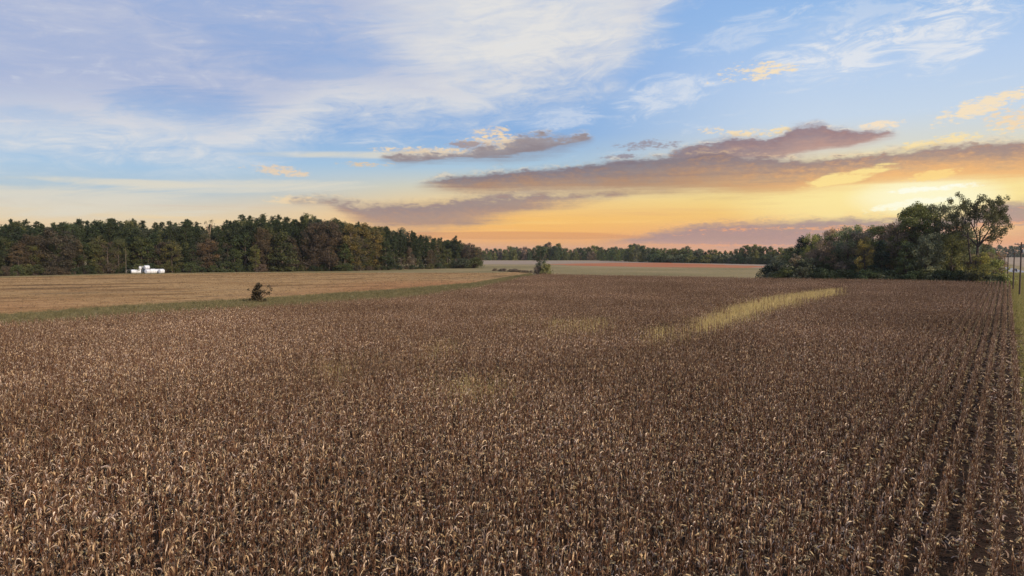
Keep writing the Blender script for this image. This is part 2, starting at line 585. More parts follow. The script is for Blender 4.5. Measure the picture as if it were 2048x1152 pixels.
def make_corn_mat():
    m, N = mat('dry_corn_leaf')
    t = attr(N, 'tint')
    oi = N.n('ShaderNodeObjectInfo')
    rnd = S(N, oi.outputs['Random'])
    tc = N.n('ShaderNodeTexCoord')
    tt = N.math('FRACT', t + rnd * 0.37)
    c = N.ramp(tt, [(0.0, (0.050, 0.018, 0.008, 1)), (0.14, (0.105, 0.040, 0.016, 1)), (0.28, (0.150, 0.080, 0.046, 1)), (0.40, (0.055, 0.022, 0.010, 1)),
                    (0.52, (0.17, 0.085, 0.042, 1)), (0.61, (0.72, 0.52, 0.30, 1)), (0.68, (0.080, 0.036, 0.018, 1)), (0.78, (0.25, 0.160, 0.105, 1)), (0.86, (0.80, 0.64, 0.45, 1)), (0.93, (0.50, 0.40, 0.34, 1)), (1.0, (0.060, 0.023, 0.010, 1))])
    # paler and darker stands across the field
    stand = N.noise(ground_coords(N), 0.045, 4, 0.6)
    c = N.mix(1.0, c, N.ramp(stand, [(0.34, (0.74, 0.68, 0.62, 1)), (0.5, (1.0, 0.95, 0.92, 1)), (0.66, (1.42, 1.38, 1.38, 1))]), 'MULTIPLY')
    blotch = N.noise(S(N, tc.outputs['Object']), 7.0, 4)
    k = N.ramp(blotch, [(0.3, (0.7, 0.68, 0.66, 1)), (0.7, (1.2, 1.2, 1.2, 1))])
    finish(N, leafy(N, N.mix(1.0, c, k, 'MULTIPLY'), 0.06, 0.5, 0.2))
    return m


CORN = make_corn_mat()
HUSK = plain('dry_husk', (0.46, 0.33, 0.17), 0.6, 0.3, var=0.3, scale=9)
STALK = plain('dry_stalk', (0.15, 0.08, 0.042), 0.7, 0.3, var=0.35, scale=6)


def make_grass_mat(name, a, b, c):
    m, N = mat(name)
    t = attr(N, 'tint')
    oi = N.n('ShaderNodeObjectInfo')
    tt = (t * 0.7 + S(N, oi.outputs['Random']) * 0.3)
    finish(N, leafy(N, N.ramp(tt, [(0.1, a), (0.5, b), (0.9, c)]), 0.3, 0.6, 0.2))
    return m


def make_meadow():
    m, N = mat('meadow_grass')
    p = ground_coords(N)
    n1 = N.noise(p, 0.012, 6, 0.6)
    n2 = N.noise(p, 0.35, 8, 0.7)
    n3 = N.noise(p, 3.0, 6, 0.7)
    c = N.ramp(n1, [(0.3, (0.155, 0.125, 0.054, 1)), (0.5, (0.225, 0.172, 0.080, 1)), (0.7, (0.30, 0.22, 0.115, 1))])
    k = N.ramp((n2 * 0.6 + n3 * 0.4), [(0.3, (0.55, 0.6, 0.6, 1)), (0.5, (1, 1, 1, 1)), (0.7, (1.4, 1.3, 1.1, 1))])
    finish(N, principled(N, N.mix(1.0, c, k, 'MULTIPLY'), 0.95, 0.1, bump=n3, bump_d=0.15))
    return m


def make_soil():
    m, N = mat('field_soil')
    p = ground_coords(N)
    n = N.noise(p, 2.5, 8, 0.7)
    c = N.ramp(n, [(0.3, (0.022, 0.013, 0.009, 1)), (0.6, (0.055, 0.033, 0.020, 1)), (0.75, (0.13, 0.085, 0.05, 1))])
    finish(N, principled(N, c, 0.95, 0.1, bump=n, bump_d=0.08))
    return m


def rot_coords(N, p, ang):
    x, y, _ = N.sep(p)
    return x * math.cos(ang) + y * math.sin(ang), y * math.cos(ang) - x * math.sin(ang)


def make_stubble():
    m, N = mat('stubble_ground')
    p = ground_coords(N)
    x, y, _ = N.sep(p)
    u, v = rot_coords(N, p, R(20))
    warp = N.noise(p, 0.03, 4, 0.6) * 9.0
    band = N.noise(N.xyz(u * 0.022 + warp * 0.15, v * 0.075 + warp * 0.22), 1.0, 8, 0.68)
    speck = N.noise(N.xyz(u * 0.5, v * 1.1), 1.0, 8, 0.8)
    fine = N.noise(p, 1.6, 7, 0.75)
    c = N.ramp(band, [(0.34, (0.100, 0.056, 0.026, 1)), (0.45, (0.255, 0.142, 0.056, 1)), (0.54, (0.38, 0.235, 0.105, 1)), (0.66, (0.165, 0.100, 0.048, 1))])
    track = N.math('ABSOLUTE', N.math('FRACT', v / 7.5 + (warp - 4.5) * 0.02) - 0.5)
    c = N.mix(N.sstep(track, 0.06, 0.02) * N.sstep(band, 0.42, 0.55) * 0.5, c, (0.17, 0.105, 0.055, 1))
    # bare red earth towards the narrow end and the near left corner
    red = N.sstep(x, -75.0, -20.0) * N.sstep(y, 262.0, 215.0)
    red2 = N.sstep(y, 165.0, 120.0) * N.sstep(x, -55.0, -100.0) * 0.55
    rm = ((red.max(red2)) * (0.75 + (band - 0.5) * 2.4)).clamp()
    c = N.mix(rm, c, (0.34, 0.155, 0.065, 1))
    k = N.ramp(speck * 0.55 + fine * 0.45, [(0.40, (0.25, 0.23, 0.2, 1)), (0.46, (0.85, 0.84, 0.8, 1)), (0.58, (1.4, 1.36, 1.25, 1))])
    finish(N, principled(N, N.mix(1.0, c, k, 'MULTIPLY'), 0.95, 0.1, bump=fine, bump_d=0.12))
    return m


def make_strip(name, a, b, sc=0.02):
    m, N = mat(name)
    p = ground_coords(N)
    u, v = rot_coords(N, p, R(-4))
    n = N.noise(N.xyz(u * sc, v * sc * 4), 1.0, 7, 0.65)
    f = N.noise(p, 0.5, 7, 0.7)
    c = N.ramp(n * 0.6 + f * 0.4, [(0.35, a), (0.62, b)])
    finish(N, principled(N, c, 0.95, 0.1))
    return m


def make_asphalt():
    m, N = mat('road_asphalt')
    p = ground_coords(N)
    n = N.noise(p, 4.0, 6, 0.7)
    c = N.ramp(n, [(0.3, (0.20, 0.195, 0.20, 1)), (0.7, (0.30, 0.29, 0.295, 1))])
    finish(N, principled(N, c, 0.75, 0.4))
    return m


# ------------------------------------------------------------------ the land
def sheet(name, poly, z, m, jit=0.0, seed=1, kind='structure'):
    rng = np.random.default_rng(seed)
    pts = []
    n = len(poly)
    for i in range(n):
        a, b = np.array(poly[i]), np.array(poly[(i + 1) % n])
        L = np.linalg.norm(b - a)
        k = max(1, int(L / 6)) if jit else 1
        for j in range(k):
            pts.append(a + (b - a) * j / k + (rng.normal(size=2) * jit if jit else 0))
    me = bpy.data.meshes.new(name)
    me.from_pydata([(q[0], q[1], z) for q in pts], [], [tuple(range(len(pts)))])
    import bmesh
    bm = bmesh.new()
    bm.from_mesh(me)
    bmesh.ops.triangulate(bm, faces=bm.faces[:])
    for f in bm.faces:
        if f.normal.z < 0:
            f.normal_flip()
    bm.to_mesh(me)
    bm.free()
    me.materials.append(m)
    o = obj(name, me)
    o['kind'] = kind
    return o


MEADOW = make_meadow()
sheet('ground', [(-3000, -300), (3000, -300), (3000, 4500), (-3000, 4500)], 0.0, MEADOW)

CORN_TOP = 2.2
ROW = Vector((0.724, 1.0)).normalized()
NRM = Vector((ROW.y, -ROW.x))
left_px = [(-260, 664), (0, 640), (250, 623), (500, 611), (650, 600), (800, 591), (950, 573), (1000, 563), (1050, 551), (1085, 547)]
far_px = [(1200, 549), (1330, 551), (1540, 555), (1700, 558), (1850, 560), (1990, 562)]
corn_poly = [at(a, b, CORN_TOP) for a, b in left_px + far_px]
ye = corn_poly[-1][1]
corn_poly += [(0.724 * ye + 1.2, ye), (0.724 * 4 + 1.2, 4.0), (-30.0, 4.0)]
sheet('corn_soil', corn_poly[:-3] + [(0.724 * ye + 2.0, ye), (0.724 * 4 + 2.0, 4.0), (-30.0, 4.0)], 0.006, make_soil(), 0.12, 3)
stub_low = [(-300, 668), (0, 630), (250, 611), (500, 598), (650, 588), (800, 578), (950, 565), (1020, 553), (1060, 546)]
stub_up = [(1030, 544), (990, 545.5), (900, 545.5), (700, 545.5), (480, 546), (250, 549), (0, 555), (-300, 562)]
stub_poly = [at(*q) for q in stub_low + stub_up]
sheet('stubble_field', stub_poly, 0.008, make_stubble(), 0.5, 5)
sheet('pale_field', [at(*q) for q in [(960, 528.5), (1090, 529), (1200, 527.5), (1330, 530), (1540, 537), (1600, 539), (1600, 528), (1300, 521.5), (940, 521)]],
      0.010, make_strip('pale_stubble', (0.20, 0.145, 0.10, 1), (0.34, 0.255, 0.185, 1)), 1.0, 6)
sheet('tilled_field', [at(*q) for q in [(1085, 528.4), (1180, 531.8), (1330, 534.6), (1500, 535.6), (1545, 533.2), (1420, 528.4), (1330, 525.6), (1230, 525.6)]],
      0.016, make_strip('red_tilled_earth', (0.32, 0.078, 0.024, 1), (0.38, 0.175, 0.085, 1), 0.014), 3.0, 7)
# beyond the road
rd = Vector((0.534, 0.846)).normalized()
rn = Vector((rd.y, -rd.x))
rc = Vector((266.0, 359.0))
road_pts = lambda off, a, b: [tuple(rc + rd * a + rn * off), tuple(rc + rd * b + rn * off)]
a0, a1 = road_pts(-3.6, -520, 900)
b0, b1 = road_pts(3.6, -520, 900)
sheet('road', [a0, b0, b1, a1], 0.02, make_asphalt())
PAINT = plain('road_paint', (0.62, 0.60, 0.52), 0.7, 0.2)
for off in (-3.25, 3.25):
    p0, p1 = road_pts(off - 0.07, -520, 900)
    q0, q1 = road_pts(off + 0.07, -520, 900)
    sheet('road_marking', [p0, q0, q1, p1], 0.026, PAINT)
for off in (-0.13, 0.13):
    p0, p1 = road_pts(off - 0.06, -520, 900)
    q0, q1 = road_pts(off + 0.06, -520, 900)
    sheet('road_marking', [p0, q0, q1, p1], 0.026, plain('yellow_paint', (0.55, 0.36, 0.06), 0.7, 0.2))
f0, f1 = road_pts(14, -200, 1700)
g0, g1 = road_pts(420, -200, 1700)
sheet('harvested_field', [f0, g0, g1, f1], 0.010, make_strip('harvested_ground', (0.20, 0.13, 0.075, 1), (0.38, 0.29, 0.20, 1), 0.01), 1.5, 9)


def inside(P, poly):
    x, y = P[:, 0], P[:, 1]
    c = np.zeros(len(P), bool)
    n = len(poly)
    for i in range(n):
        x1, y1 = poly[i]
        x2, y2 = poly[(i + 1) % n]
        if y1 == y2:
            continue
        h = (y1 > y) != (y2 > y)
        c ^= h & (x < (x2 - x1) * (y - y1) / (y2 - y1) + x1)
    return c


def in_view(P, margin=8.0):
    return (P[:, 1] > 6) & (np.abs(P[:, 0]) < 0.752 * P[:, 1] + margin)


# ------------------------------------------------------------------ scattering (only for what nobody could count)
def scatter(name, P, rot, scale, idx, sources, label=None):
    """one object whose points carry copies of a few source meshes"""
    coll = bpy.data.collections.new(name + '_sources')
    for i, me in enumerate(sources):
        o = bpy.data.objects.new('%s_kind_%02d' % (name, i), me)
        coll.objects.link(o)
    me = bpy.data.meshes.new(name)
    me.vertices.add(len(P))
    me.vertices.foreach_set('co', P.astype(np.float32).ravel())
    for nm, typ, data, key in (('rot', 'FLOAT_VECTOR', rot, 'vector'), ('siz', 'FLOAT', scale, 'value'), ('pick', 'INT', idx, 'value')):
        a = me.attributes.new(nm, typ, 'POINT')
        a.data.foreach_set(key, np.asarray(data, np.int32 if typ == 'INT' else np.float32).ravel())
    o = obj(name, me)
    ng = bpy.data.node_groups.new(name + '_nodes', 'GeometryNodeTree')
    ng.interface.new_socket('Geometry', in_out='INPUT', socket_type='NodeSocketGeometry')
    ng.interface.new_socket('Geometry', in_out='OUTPUT', socket_type='NodeSocketGeometry')
    L = ng.links.new
    gi, go = ng.nodes.new('NodeGroupInput'), ng.nodes.new('NodeGroupOutput')
    ci = ng.nodes.new('GeometryNodeCollectionInfo')
    ci.inputs['Collection'].default_value = coll
    ci.inputs['Separate Children'].default_value = True
    ci.inputs['Reset Children'].default_value = True
    iop = ng.nodes.new('GeometryNodeInstanceOnPoints')
    iop.inputs['Pick Instance'].default_value = True

    def named(nm, typ):
        nd = ng.nodes.new('GeometryNodeInputNamedAttribute')
        nd.data_type = typ
        nd.inputs['Name'].default_value = nm
        return nd.outputs['Attribute']
    L(gi.outputs[0], iop.inputs['Points'])
    L(ci.outputs[0], iop.inputs['Instance'])
    L(named('pick', 'INT'), iop.inputs['Instance Index'])
    e2r = ng.nodes.new('FunctionNodeEulerToRotation')
    L(named('rot', 'FLOAT_VECTOR'), e2r.inputs[0])
    L(e2r.outputs[0], iop.inputs['Rotation'])
    L(named('siz', 'FLOAT'), iop.inputs['Scale'])
    L(iop.outputs[0], go.inputs[0])
    md = o.modifiers.new('scatter', 'NODES')
    md.node_group = ng
    o['kind'] = 'stuff'
    if label:
        o['label'] = label
    return o


# ------------------------------------------------------------------ corn
def corn_parts(rng):
    """stalk, leaves and ear of one dried corn plant, about 2.3 m tall"""
    bs, bl, be = Buf(), Buf(), Buf()
    H = rng.uniform(1.85, 2.25)
    lean = rng.normal(size=2) * 0.022
    zs = np.linspace(0, H, 6)
    bend = rng.normal(size=2) * 0.05
    pts = np.column_stack([lean[0] * zs + bend[0] * np.sin(zs * 1.4), lean[1] * zs + bend[1] * np.sin(zs * 1.4), zs])
    tube(bs, pts, np.linspace(0.014, 0.005, 6), 4, 0.45)
    at_z = lambda q: np.array([np.interp(q, zs, pts[:, 0]), np.interp(q, zs, pts[:, 1]), q])
    # tassel: a few bare spikes
    for _ in range(rng.integers(2, 5)):
        d = np.array([rng.normal() * 0.5, rng.normal() * 0.5, 1.0])
        d /= np.linalg.norm(d)
        top = pts[-1]
        L = rng.uniform(0.12, 0.26)
        tube(bs, [top, top + d * L * 0.6, top + d * L + np.array([0, 0, -0.04])], [0.005, 0.004, 0.002], 3, 0.6, cap=False)
    nl = rng.integers(17, 22)
    az0 = rng.uniform(0, 6.28)
    for i in range(nl):
        z = 0.30 * H + (i / nl) * 0.68 * H + rng.uniform(-0.05, 0.05)
        a = az0 + (i % 2) * math.pi + rng.normal() * 0.55
        L = rng.uniform(0.26, 0.60) * (0.75 if z > 0.85 * H else 1.0)
        W = rng.uniform(0.010, 0.022)
        reach = 1.0 if rng.random() < 0.08 else rng.uniform(0.25, 0.50)
        out = np.array([math.cos(a), math.sin(a), 0.0])
        side = np.array([-math.sin(a), math.cos(a), 0.0])
        pitch = rng.uniform(0.75, 1.45)                 # starts upright, then folds over and hangs
        droop = rng.uniform(1.2, 4.2)
        curl = rng.normal() * 2.0
        sway = rng.normal() * 1.1
        p = at_z(min(z, H * 0.99))
        ks = 6
        V, ang, yaw = [], pitch, 0.0
        for k in range(ks + 1):
            t = k / ks
            w = W * (0.55 + 0.45 * math.sin(math.pi * min(1, t * 1.3 + 0.15))) * (1.0 if t < 0.75 else (1 - t) * 4 + 0.06)
            tw = curl * t
            dirv = out * math.cos(ang) * math.cos(yaw) + side * math.sin(yaw) * abs(math.cos(ang)) + np.array([0, 0, math.sin(ang)])
            up = -out * math.sin(ang) + np.array([0, 0, math.cos(ang)])
            sd_ = side * math.cos(tw) + up * math.sin(tw)
            fold = up * math.cos(tw) - side * math.sin(tw)
            V += [p - sd_ * w + fold * w * 0.35, p, p + sd_ * w + fold * w * 0.35]
            p = p + dirv * np.array([reach * 1.25, reach * (0.95 - 0.5 * z / H), 1.0]) * (L / ks)   # crowded plants lean along their row
            ang -= droop / ks * (0.35 + 1.5 * t)
            yaw += sway / ks
        F = []
        for k in range(ks):
            for j in (0, 1):
                F.append((k * 3 + j, k * 3 + j + 1, (k + 1) * 3 + j + 1, (k + 1) * 3 + j))
        bl.add(V, F, rng.uniform(0, 1))
    # ear in its husk, hanging
    z = rng.uniform(0.95, 1.25)
    a = rng.uniform(0, 6.28)
    p = at_z(z)
    d = np.array([math.cos(a) * 0.75, math.sin(a) * 0.75, rng.uniform(-0.9, 0.5)])
    d /= np.linalg.norm(d)
    ts = np.array([0, 0.12, 0.35, 0.6, 0.82, 1.0])
    tube(be, [p + d * (0.02 + 0.22 * t) for t in ts], [0.012, 0.026, 0.033, 0.030, 0.020, 0.004], 6, 0.7)
    leaves(be, rng, np.array([p + d * 0.21 + rng.normal(size=3) * 0.008 for _ in range(3)]), 0.16, 0.8, aspect=0.3)
    return bs, bl, be


def merged(bufs):
    b = Buf()
    for q in bufs:
        for v, f, t in zip(q.v, q.f, q.t):
            b.v.append(v)
            b.f.append(f + b.n - 0)
            b.t.append(t)
        b.n += q.n
    return b


def merge_mesh(name, parts, mats):
    """one mesh with a material for each part"""
    tot, b, mi = 0, Buf(), []
    for q, k in zip(parts, range(len(parts))):
        for v, f, t in zip(q.v, q.f, q.t):
            b.v.append(v)
            b.f.append(f + tot)
            b.t.append(t)
            mi += [k] * len(f)
        tot += q.n
    me = b.mesh(name, mats[0])
    for m in mats[1:]:
        me.materials.append(m)
    if len(mi) == len(me.polygons):
        me.polygons.foreach_set('material_index', np.array(mi, np.int32))
    return me


rng = np.random.default_rng(11)
NV = 14
corn_kinds = [corn_parts(rng) for _ in range(NV)]
corn_meshes = [merge_mesh('corn_plant', k, (STALK, CORN, HUSK)) for k in corn_kinds]

# weedy gaps in the crop: upper outline at grass height, lower outline at the crop's top
weed_polys = [
    [at(*q, 1.0) for q in [(1375, 650), (1430, 626), (1500, 604), (1570, 590), (1640, 581), (1700, 577)]] +
    [at(*q, 2.2) for q in [(1690, 583), (1610, 600), (1530, 620), (1460, 641), (1400, 659), (1365, 666)]],
    [at(*q, 1.0) for q in [(1085, 645), (1150, 641), (1225, 640)]] + [at(*q, 2.2) for q in [(1240, 648), (1160, 656), (1090, 656)]],
    [at(*q, 1.0) for q in [(985, 632), (1060, 625)]] + [at(*q, 2.2) for q in [(1075, 632), (1010, 640)]],
    [at(*q, 1.2) for q in [(830, 688), (890, 680), (935, 684)]] + [at(*q, 2.2) for q in [(915, 695), (850, 700)]],
    [at(*q, 1.2) for q in [(880, 752), (960, 742), (1030, 744)]] + [at(*q, 2.2) for q in [(1000, 764), (900, 770)]],
    [at(*q, 1.2) for q in [(610, 722), (720, 708), (760, 712)]] + [at(*q, 2.2) for q in [(700, 730), (620, 736)]],
    [at(*q, 1.0) for q in [(1320, 608), (1480, 590), (1560, 582)]] + [at(*q, 2.2) for q in [(1540, 590), (1440, 604), (1330, 614)]],
    [at(*q, 1.0) for q in [(1275, 664), (1320, 657), (1360, 656)]] + [at(*q, 2.2) for q in [(1360, 669), (1335, 675), (1285, 677)]],
]
WEED_KEEP = [0.03, 0.32, 0.5, 0.35, 0.4, 0.55, 0.65, 0.06]     # share of the crop that still stands there

smooth_noise = lambda x, y, s, ph: np.sin(x / s + ph) * np.cos(y / s * 1.3 + 2.1 * ph) + 0.6 * np.sin((x + y) / s * 2.1 + 1.7 * ph)
pts = []
for k in range(0, 420):
    off = 0.75 - 0.76 * k
    s = np.arange(2.0, 330.0, 0.16)
    s = s + rng.normal(size=len(s)) * 0.035
    o_ = off + rng.normal(size=len(s)) * 0.016
    pts.append(np.column_stack([NRM.x * o_ + ROW.x * s, NRM.y * o_ + ROW.y * s]))
P = np.concatenate(pts)
P = P[in_view(P) & (P[:, 1] > 9)]
P = P[inside(P, corn_poly)]
keep = rng.random(len(P)) > 0.04 + 0.30 * (smooth_noise(P[:, 0], P[:, 1], 2.3, 1.1) * smooth_noise(P[:, 0], P[:, 1], 6.1, 0.4) > 1.05)
for wp, kp in zip(weed_polys, WEED_KEEP):
    jitter = P + rng.normal(size=P.shape) * np.array([0.7, 1.0]) + np.column_stack([1.3 * smooth_noise(P[:, 0], P[:, 1], 2.2, 0.7), 2.0 * smooth_noise(P[:, 0], P[:, 1], 2.8, 2.0)])
    keep &= ~(inside(jitter, wp) & (rng.random(len(P)) > kp))
P = P[keep]
n = len(P)
print('corn plants', n)
sc_ = 1.0 + 0.05 * smooth_noise(P[:, 0], P[:, 1], 14.0, 0.3) + rng.normal(size=n) * 0.06
sc_ = np.clip(np.where(rng.random(n) < 0.07, sc_ * 0.8, sc_), 0.65, 1.25)
tilt = rng.normal(size=(n, 2)) * 0.028
flop = rng.random(n) < 0.05
tilt[flop] *= 5.5
rot = np.column_stack([tilt[:, 0], tilt[:, 1], math.atan2(ROW.y, ROW.x) + math.pi * rng.integers(0, 2, n) + rng.normal(size=n) * 0.28])
pick = rng.integers(0, NV, n)
# the 300 that show largest stand as plants of their own, all others are one mass
dep = np.where(np.abs(P[:, 0]) < 0.745 * P[:, 1] - 0.2, P[:, 1], 1e9)
vis = dep > 15.2
near = np.argsort(np.where(vis, dep, 1e9))[:300]
is_near = np.zeros(n, bool)
is_near[near] = True
rest = ~is_near
P3 = np.column_stack([P, np.zeros(n)])
scatter('standing_corn', P3[rest], rot[rest], sc_[rest], pick[rest], corn_meshes, 'field of dry brown standing corn in straight rows')
part_mesh = [(a.mesh('stalk', STALK), b.mesh('leaves', CORN), c.mesh('ear', HUSK)) for a, b, c in corn_kinds]
for i in near:
    e = empty('corn_plant', (P[i, 0], P[i, 1], 0), 0, sc_[i])
    e.rotation_euler = rot[i]
    tag(e, 'dry brown corn plant in the nearest rows along the bottom of the field', 'corn plant', 'nearest corn plants')
    for nm, me in zip(('stalk', 'leaves', 'ear'), part_mesh[pick[i]]):
        obj(nm, me, e)


# ------------------------------------------------------------------ grasses
def tuft(rng, nb, h, spread, width, lean=0.35):
    b = Buf()
    base = np.column_stack([rng.normal(size=(nb, 2)) * spread, np.zeros(nb)])
    d = np.column_stack([rng.normal(size=(nb, 2)) * lean, np.ones(nb)])
    d /= np.linalg.norm(d, axis=1)[:, None]
    L = h * rng.uniform(0.5, 1.1, nb)
    t = rng.random(nb)
    blades(b, rng, base, d, L * 0.6, width, t)
    d2 = d + np.column_stack([rng.normal(size=(nb, 2)) * lean, np.full(nb, -0.25)])
    d2 /= np.linalg.norm(d2, axis=1)[:, None]
    blades(b, rng, base + d * (L * 0.6)[:, None], d2, L * 0.45, width * 0.6, t)
    return b


def fill(poly, n, rng):
    q = np.array(poly)
    lo, hi = q.min(0), q.max(0)
    out = []
    c = 0
    while c < n:
        p = rng.uniform(lo, hi, (n * 3, 2))
        p = p[inside(p, poly)]
        out.append(p)
        c += max(1, len(p))
    return np.concatenate(out)[:n]


def grass(name, P, src, rng, smin, smax, label):
    n = len(P)
    rot = np.column_stack([rng.normal(size=(n, 2)) * 0.08, rng.uniform(0, 6.28, n)])
    return scatter(name, np.column_stack([P, np.zeros(n)]), rot, rng.uniform(smin, smax, n), rng.integers(0, len(src), n), src, label)


G_YEL = make_grass_mat('yellow_grass', (0.27, 0.185, 0.080, 1), (0.52, 0.385, 0.145, 1), (0.72, 0.56, 0.27, 1))
G_GRN = make_grass_mat('green_grass', (0.070, 0.062, 0.026, 1), (0.150, 0.128, 0.052, 1), (0.34, 0.26, 0.125, 1))
G_VRG = make_grass_mat('verge_grass', (0.16, 0.15, 0.040, 1), (0.29, 0.25, 0.07, 1), (0.44, 0.36, 0.14, 1))
G_STB = make_grass_mat('straw_stubble', (0.06, 0.036, 0.019, 1), (0.17, 0.105, 0.05, 1), (0.42, 0.30, 0.15, 1))
rng = np.random.default_rng(23)
src = [tuft(rng, 18, 1.35, 0.18, 0.026).mesh('tuft', G_YEL) for _ in range(5)]
W = np.concatenate([fill(wp, k, rng) + rng.normal(size=(k, 2)) * np.array([0.8, 1.3]) for wp, k in zip(weed_polys, (14000, 1700, 420, 240, 280, 170, 900, 420))])
W = W[rng.random(len(W)) < 0.72 + 0.30 * smooth_noise(W[:, 0], W[:, 1], 1.7, 0.2)]
grass('weedy_grass', W, src, rng, 0.55, 1.3, 'yellow weedy grass in the bare strips of the corn')
src = [tuft(rng, 14, 0.58, 0.22, 0.03).mesh('tuft', G_GRN) for _ in range(5)]
strip_poly = [at(a, b + 1.0) for a, b in stub_low] + [at(a, b, CORN_TOP) for a, b in left_px[::-1]]
grass('border_grass', fill(strip_poly, 15000, rng), src, rng, 0.6, 1.3, 'olive grass border between the corn and the stubble')
src = [tuft(rng, 12, 0.26, 0.2, 0.03, 0.6).mesh('tuft', G_VRG) for _ in range(4)]
s = rng.uniform(12, 420, 26000) ** 1.0
o_ = rng.uniform(0.95, 11.0, 26000)
V = np.column_stack([NRM.x * o_ + ROW.x * s, NRM.y * o_ + ROW.y * s])
V = V[in_view(V, 3.0)]
grass('verge_grass', V, src, rng, 0.6, 1.5, 'short olive grass on the verge beside the road')
src = [tuft(rng, 7, 0.32, 0.3, 0.035, 0.9).mesh('tuft', G_STB) for _ in range(4)]
grass('crop_stubble', fill(stub_poly, 13000, rng), src, rng, 0.5, 1.7, 'cut straw stubble on the brown field')


# fallen leaves and broken stalks between the rows by the verge
lit = []
for _ in range(6):
    b = Buf()
    for k in range(9):
        c0 = np.array([rng.normal() * 0.22, rng.normal() * 0.22, rng.uniform(0.01, 0.06)])
        a = rng.uniform(0, 6.28)
        dv = np.array([math.cos(a), math.sin(a), 0])
        sv = np.array([-dv[1], dv[0], 0.4 * rng.normal()])
        w, l = rng.uniform(0.012, 0.028), rng.uniform(0.18, 0.5)
        V_ = []
        for t in np.linspace(0, 1, 5):
            p_ = c0 + dv * l * t + np.array([0, 0, 0.07 * math.sin(3.1 * t + k)]) + sv * 0.05 * math.sin(4 * t)
            V_ += [p_ - sv * w, p_ + sv * w]
        b.add(V_, [(2 * q, 2 * q + 1, 2 * q + 3, 2 * q + 2) for q in range(4)], rng.random())
    lit.append(b.mesh('litter', CORN))
s_ = rng.uniform(8, 110, 4200)
o_ = rng.uniform(-14, 1.8, 4200)
Q = np.column_stack([NRM.x * o_ + ROW.x * s_, NRM.y * o_ + ROW.y * s_])
Q = Q[in_view(Q, 2.0)]
grass('corn_litter', Q, lit, rng, 0.7, 1.4, 'fallen dry leaves and broken stalks between the corn rows')


# ------------------------------------------------------------------ trees
def bend(p, q, lift, k=5, rng=None, wob=0.0):
    """limb from p out to q, sagging below or rising above the straight line"""
    p, q = np.asarray(p, float), np.asarray(q, float)
    t = np.linspace(0, 1, k)[:, None]
    m = (p + q) / 2 + np.array([0, 0, lift])
    c = (1 - t) ** 2 * p + 2 * t * (1 - t) * m + t ** 2 * q
    if rng is not None and wob:
        w = rng.normal(size=c.shape) * wob
        w[0] = w[-1] = 0
        c = c + w
    return c


def broadleaf(rng, H, base, rad, ncl, cr, lpc, ls, prof=None, trunk_r=None, shell=0.45, sparse=0.0, fork=False, squash=0.75):
    """trunk with limbs to every leaf clump; clumps fill a lumpy crown"""
    tr, cr_b = Buf(), Buf()
    trunk_r = trunk_r or H * 0.017
    prof = prof or (lambda t: math.sin(math.pi * (0.12 + 0.80 * t)) ** 0.8)
    ph = rng.uniform(0, 6.28, 4)
    cen = []
    while len(cen) < ncl:
        t = rng.uniform(0, 1)
        a = rng.uniform(0, 6.28)
        lobes = 1 + 0.16 * math.sin(2 * a + ph[0] + 3 * t) + 0.13 * math.sin(3 * a + ph[1] - 5 * t) + 0.10 * math.sin(5 * a + ph[2] + 9 * t)
        r = rad * prof(t) * lobes * (shell + (1 - shell) * rng.random() ** 0.5)
        cen.append((math.cos(a) * r, math.sin(a) * r, H * (base + (1 - base) * t) - cr * 0.4 + rng.normal() * cr * 0.25))
    cen = np.array(cen)
    # trunk
    zt = np.linspace(0, H * (0.42 if fork else 0.82), 6)
    tp = np.column_stack([np.cumsum(rng.normal(size=6) * H * 0.006), np.cumsum(rng.normal(size=6) * H * 0.006), zt])
    tube(tr, tp, np.linspace(1.25, 0.75 if fork else 0.3, 6) * trunk_r, 7)
    skel = [tp[2:]]
    order = np.argsort(-np.hypot(cen[:, 0], cen[:, 1]) - 0.2 * cen[:, 2])
    nprim = max(5, ncl // 7)
    for j, i in enumerate(order):
        c = cen[i]
        if j < nprim:
            zq = np.clip(c[2] - np.hypot(c[0], c[1]) * rng.uniform(0.7, 1.3), H * base * 0.7, zt[-1])
            p = np.array([np.interp(zq, zt, tp[:, 0]), np.interp(zq, zt, tp[:, 1]), zq])
            r0 = trunk_r * (0.42 if not fork else 0.5)
        else:
            al = np.concatenate(skel)
            dd = np.linalg.norm(al - c, axis=1) + np.maximum(0, al[:, 2] - c[2]) * 1.2
            p = al[np.argmin(dd)]
            r0 = trunk_r * 0.17
        lm = bend(p, c, np.linalg.norm(c - p) * (0.10 if not fork else -0.10), 6 if fork else 5, rng, np.linalg.norm(c - p) * (0.05 if fork else 0.03))
        tube(tr, lm, np.linspace(r0, r0 * 0.22, len(lm)), 4, cap=False)
        skel.append(lm[1:])
    # twigs and leaves
    L, T = [], []
    for c in cen:
        if rng.random() < sparse:
            k = int(lpc * 0.15)
        else:
            k = int(lpc * rng.uniform(0.6, 1.4))
        d = unit(rng, k) * (rng.random((k, 1)) ** 0.45) * cr * rng.uniform(0.75, 1.2)
        d[:, 2] *= squash
        L.append(c + d)
        T.append(np.clip(rng.normal(0.5, 0.17) + rng.normal(size=k) * 0.15, 0, 1))
        for _ in range(3):
            e = c + unit(rng, 1)[0] * cr * np.array([1, 1, 0.8])
            tube(tr, bend(c, e, 0.1, 3), [trunk_r * 0.05, trunk_r * 0.035, trunk_r * 0.02], 3, cap=False)
    leaves(cr_b, rng, np.concatenate(L), ls, np.concatenate(T), 0.35)
    return tr, cr_b


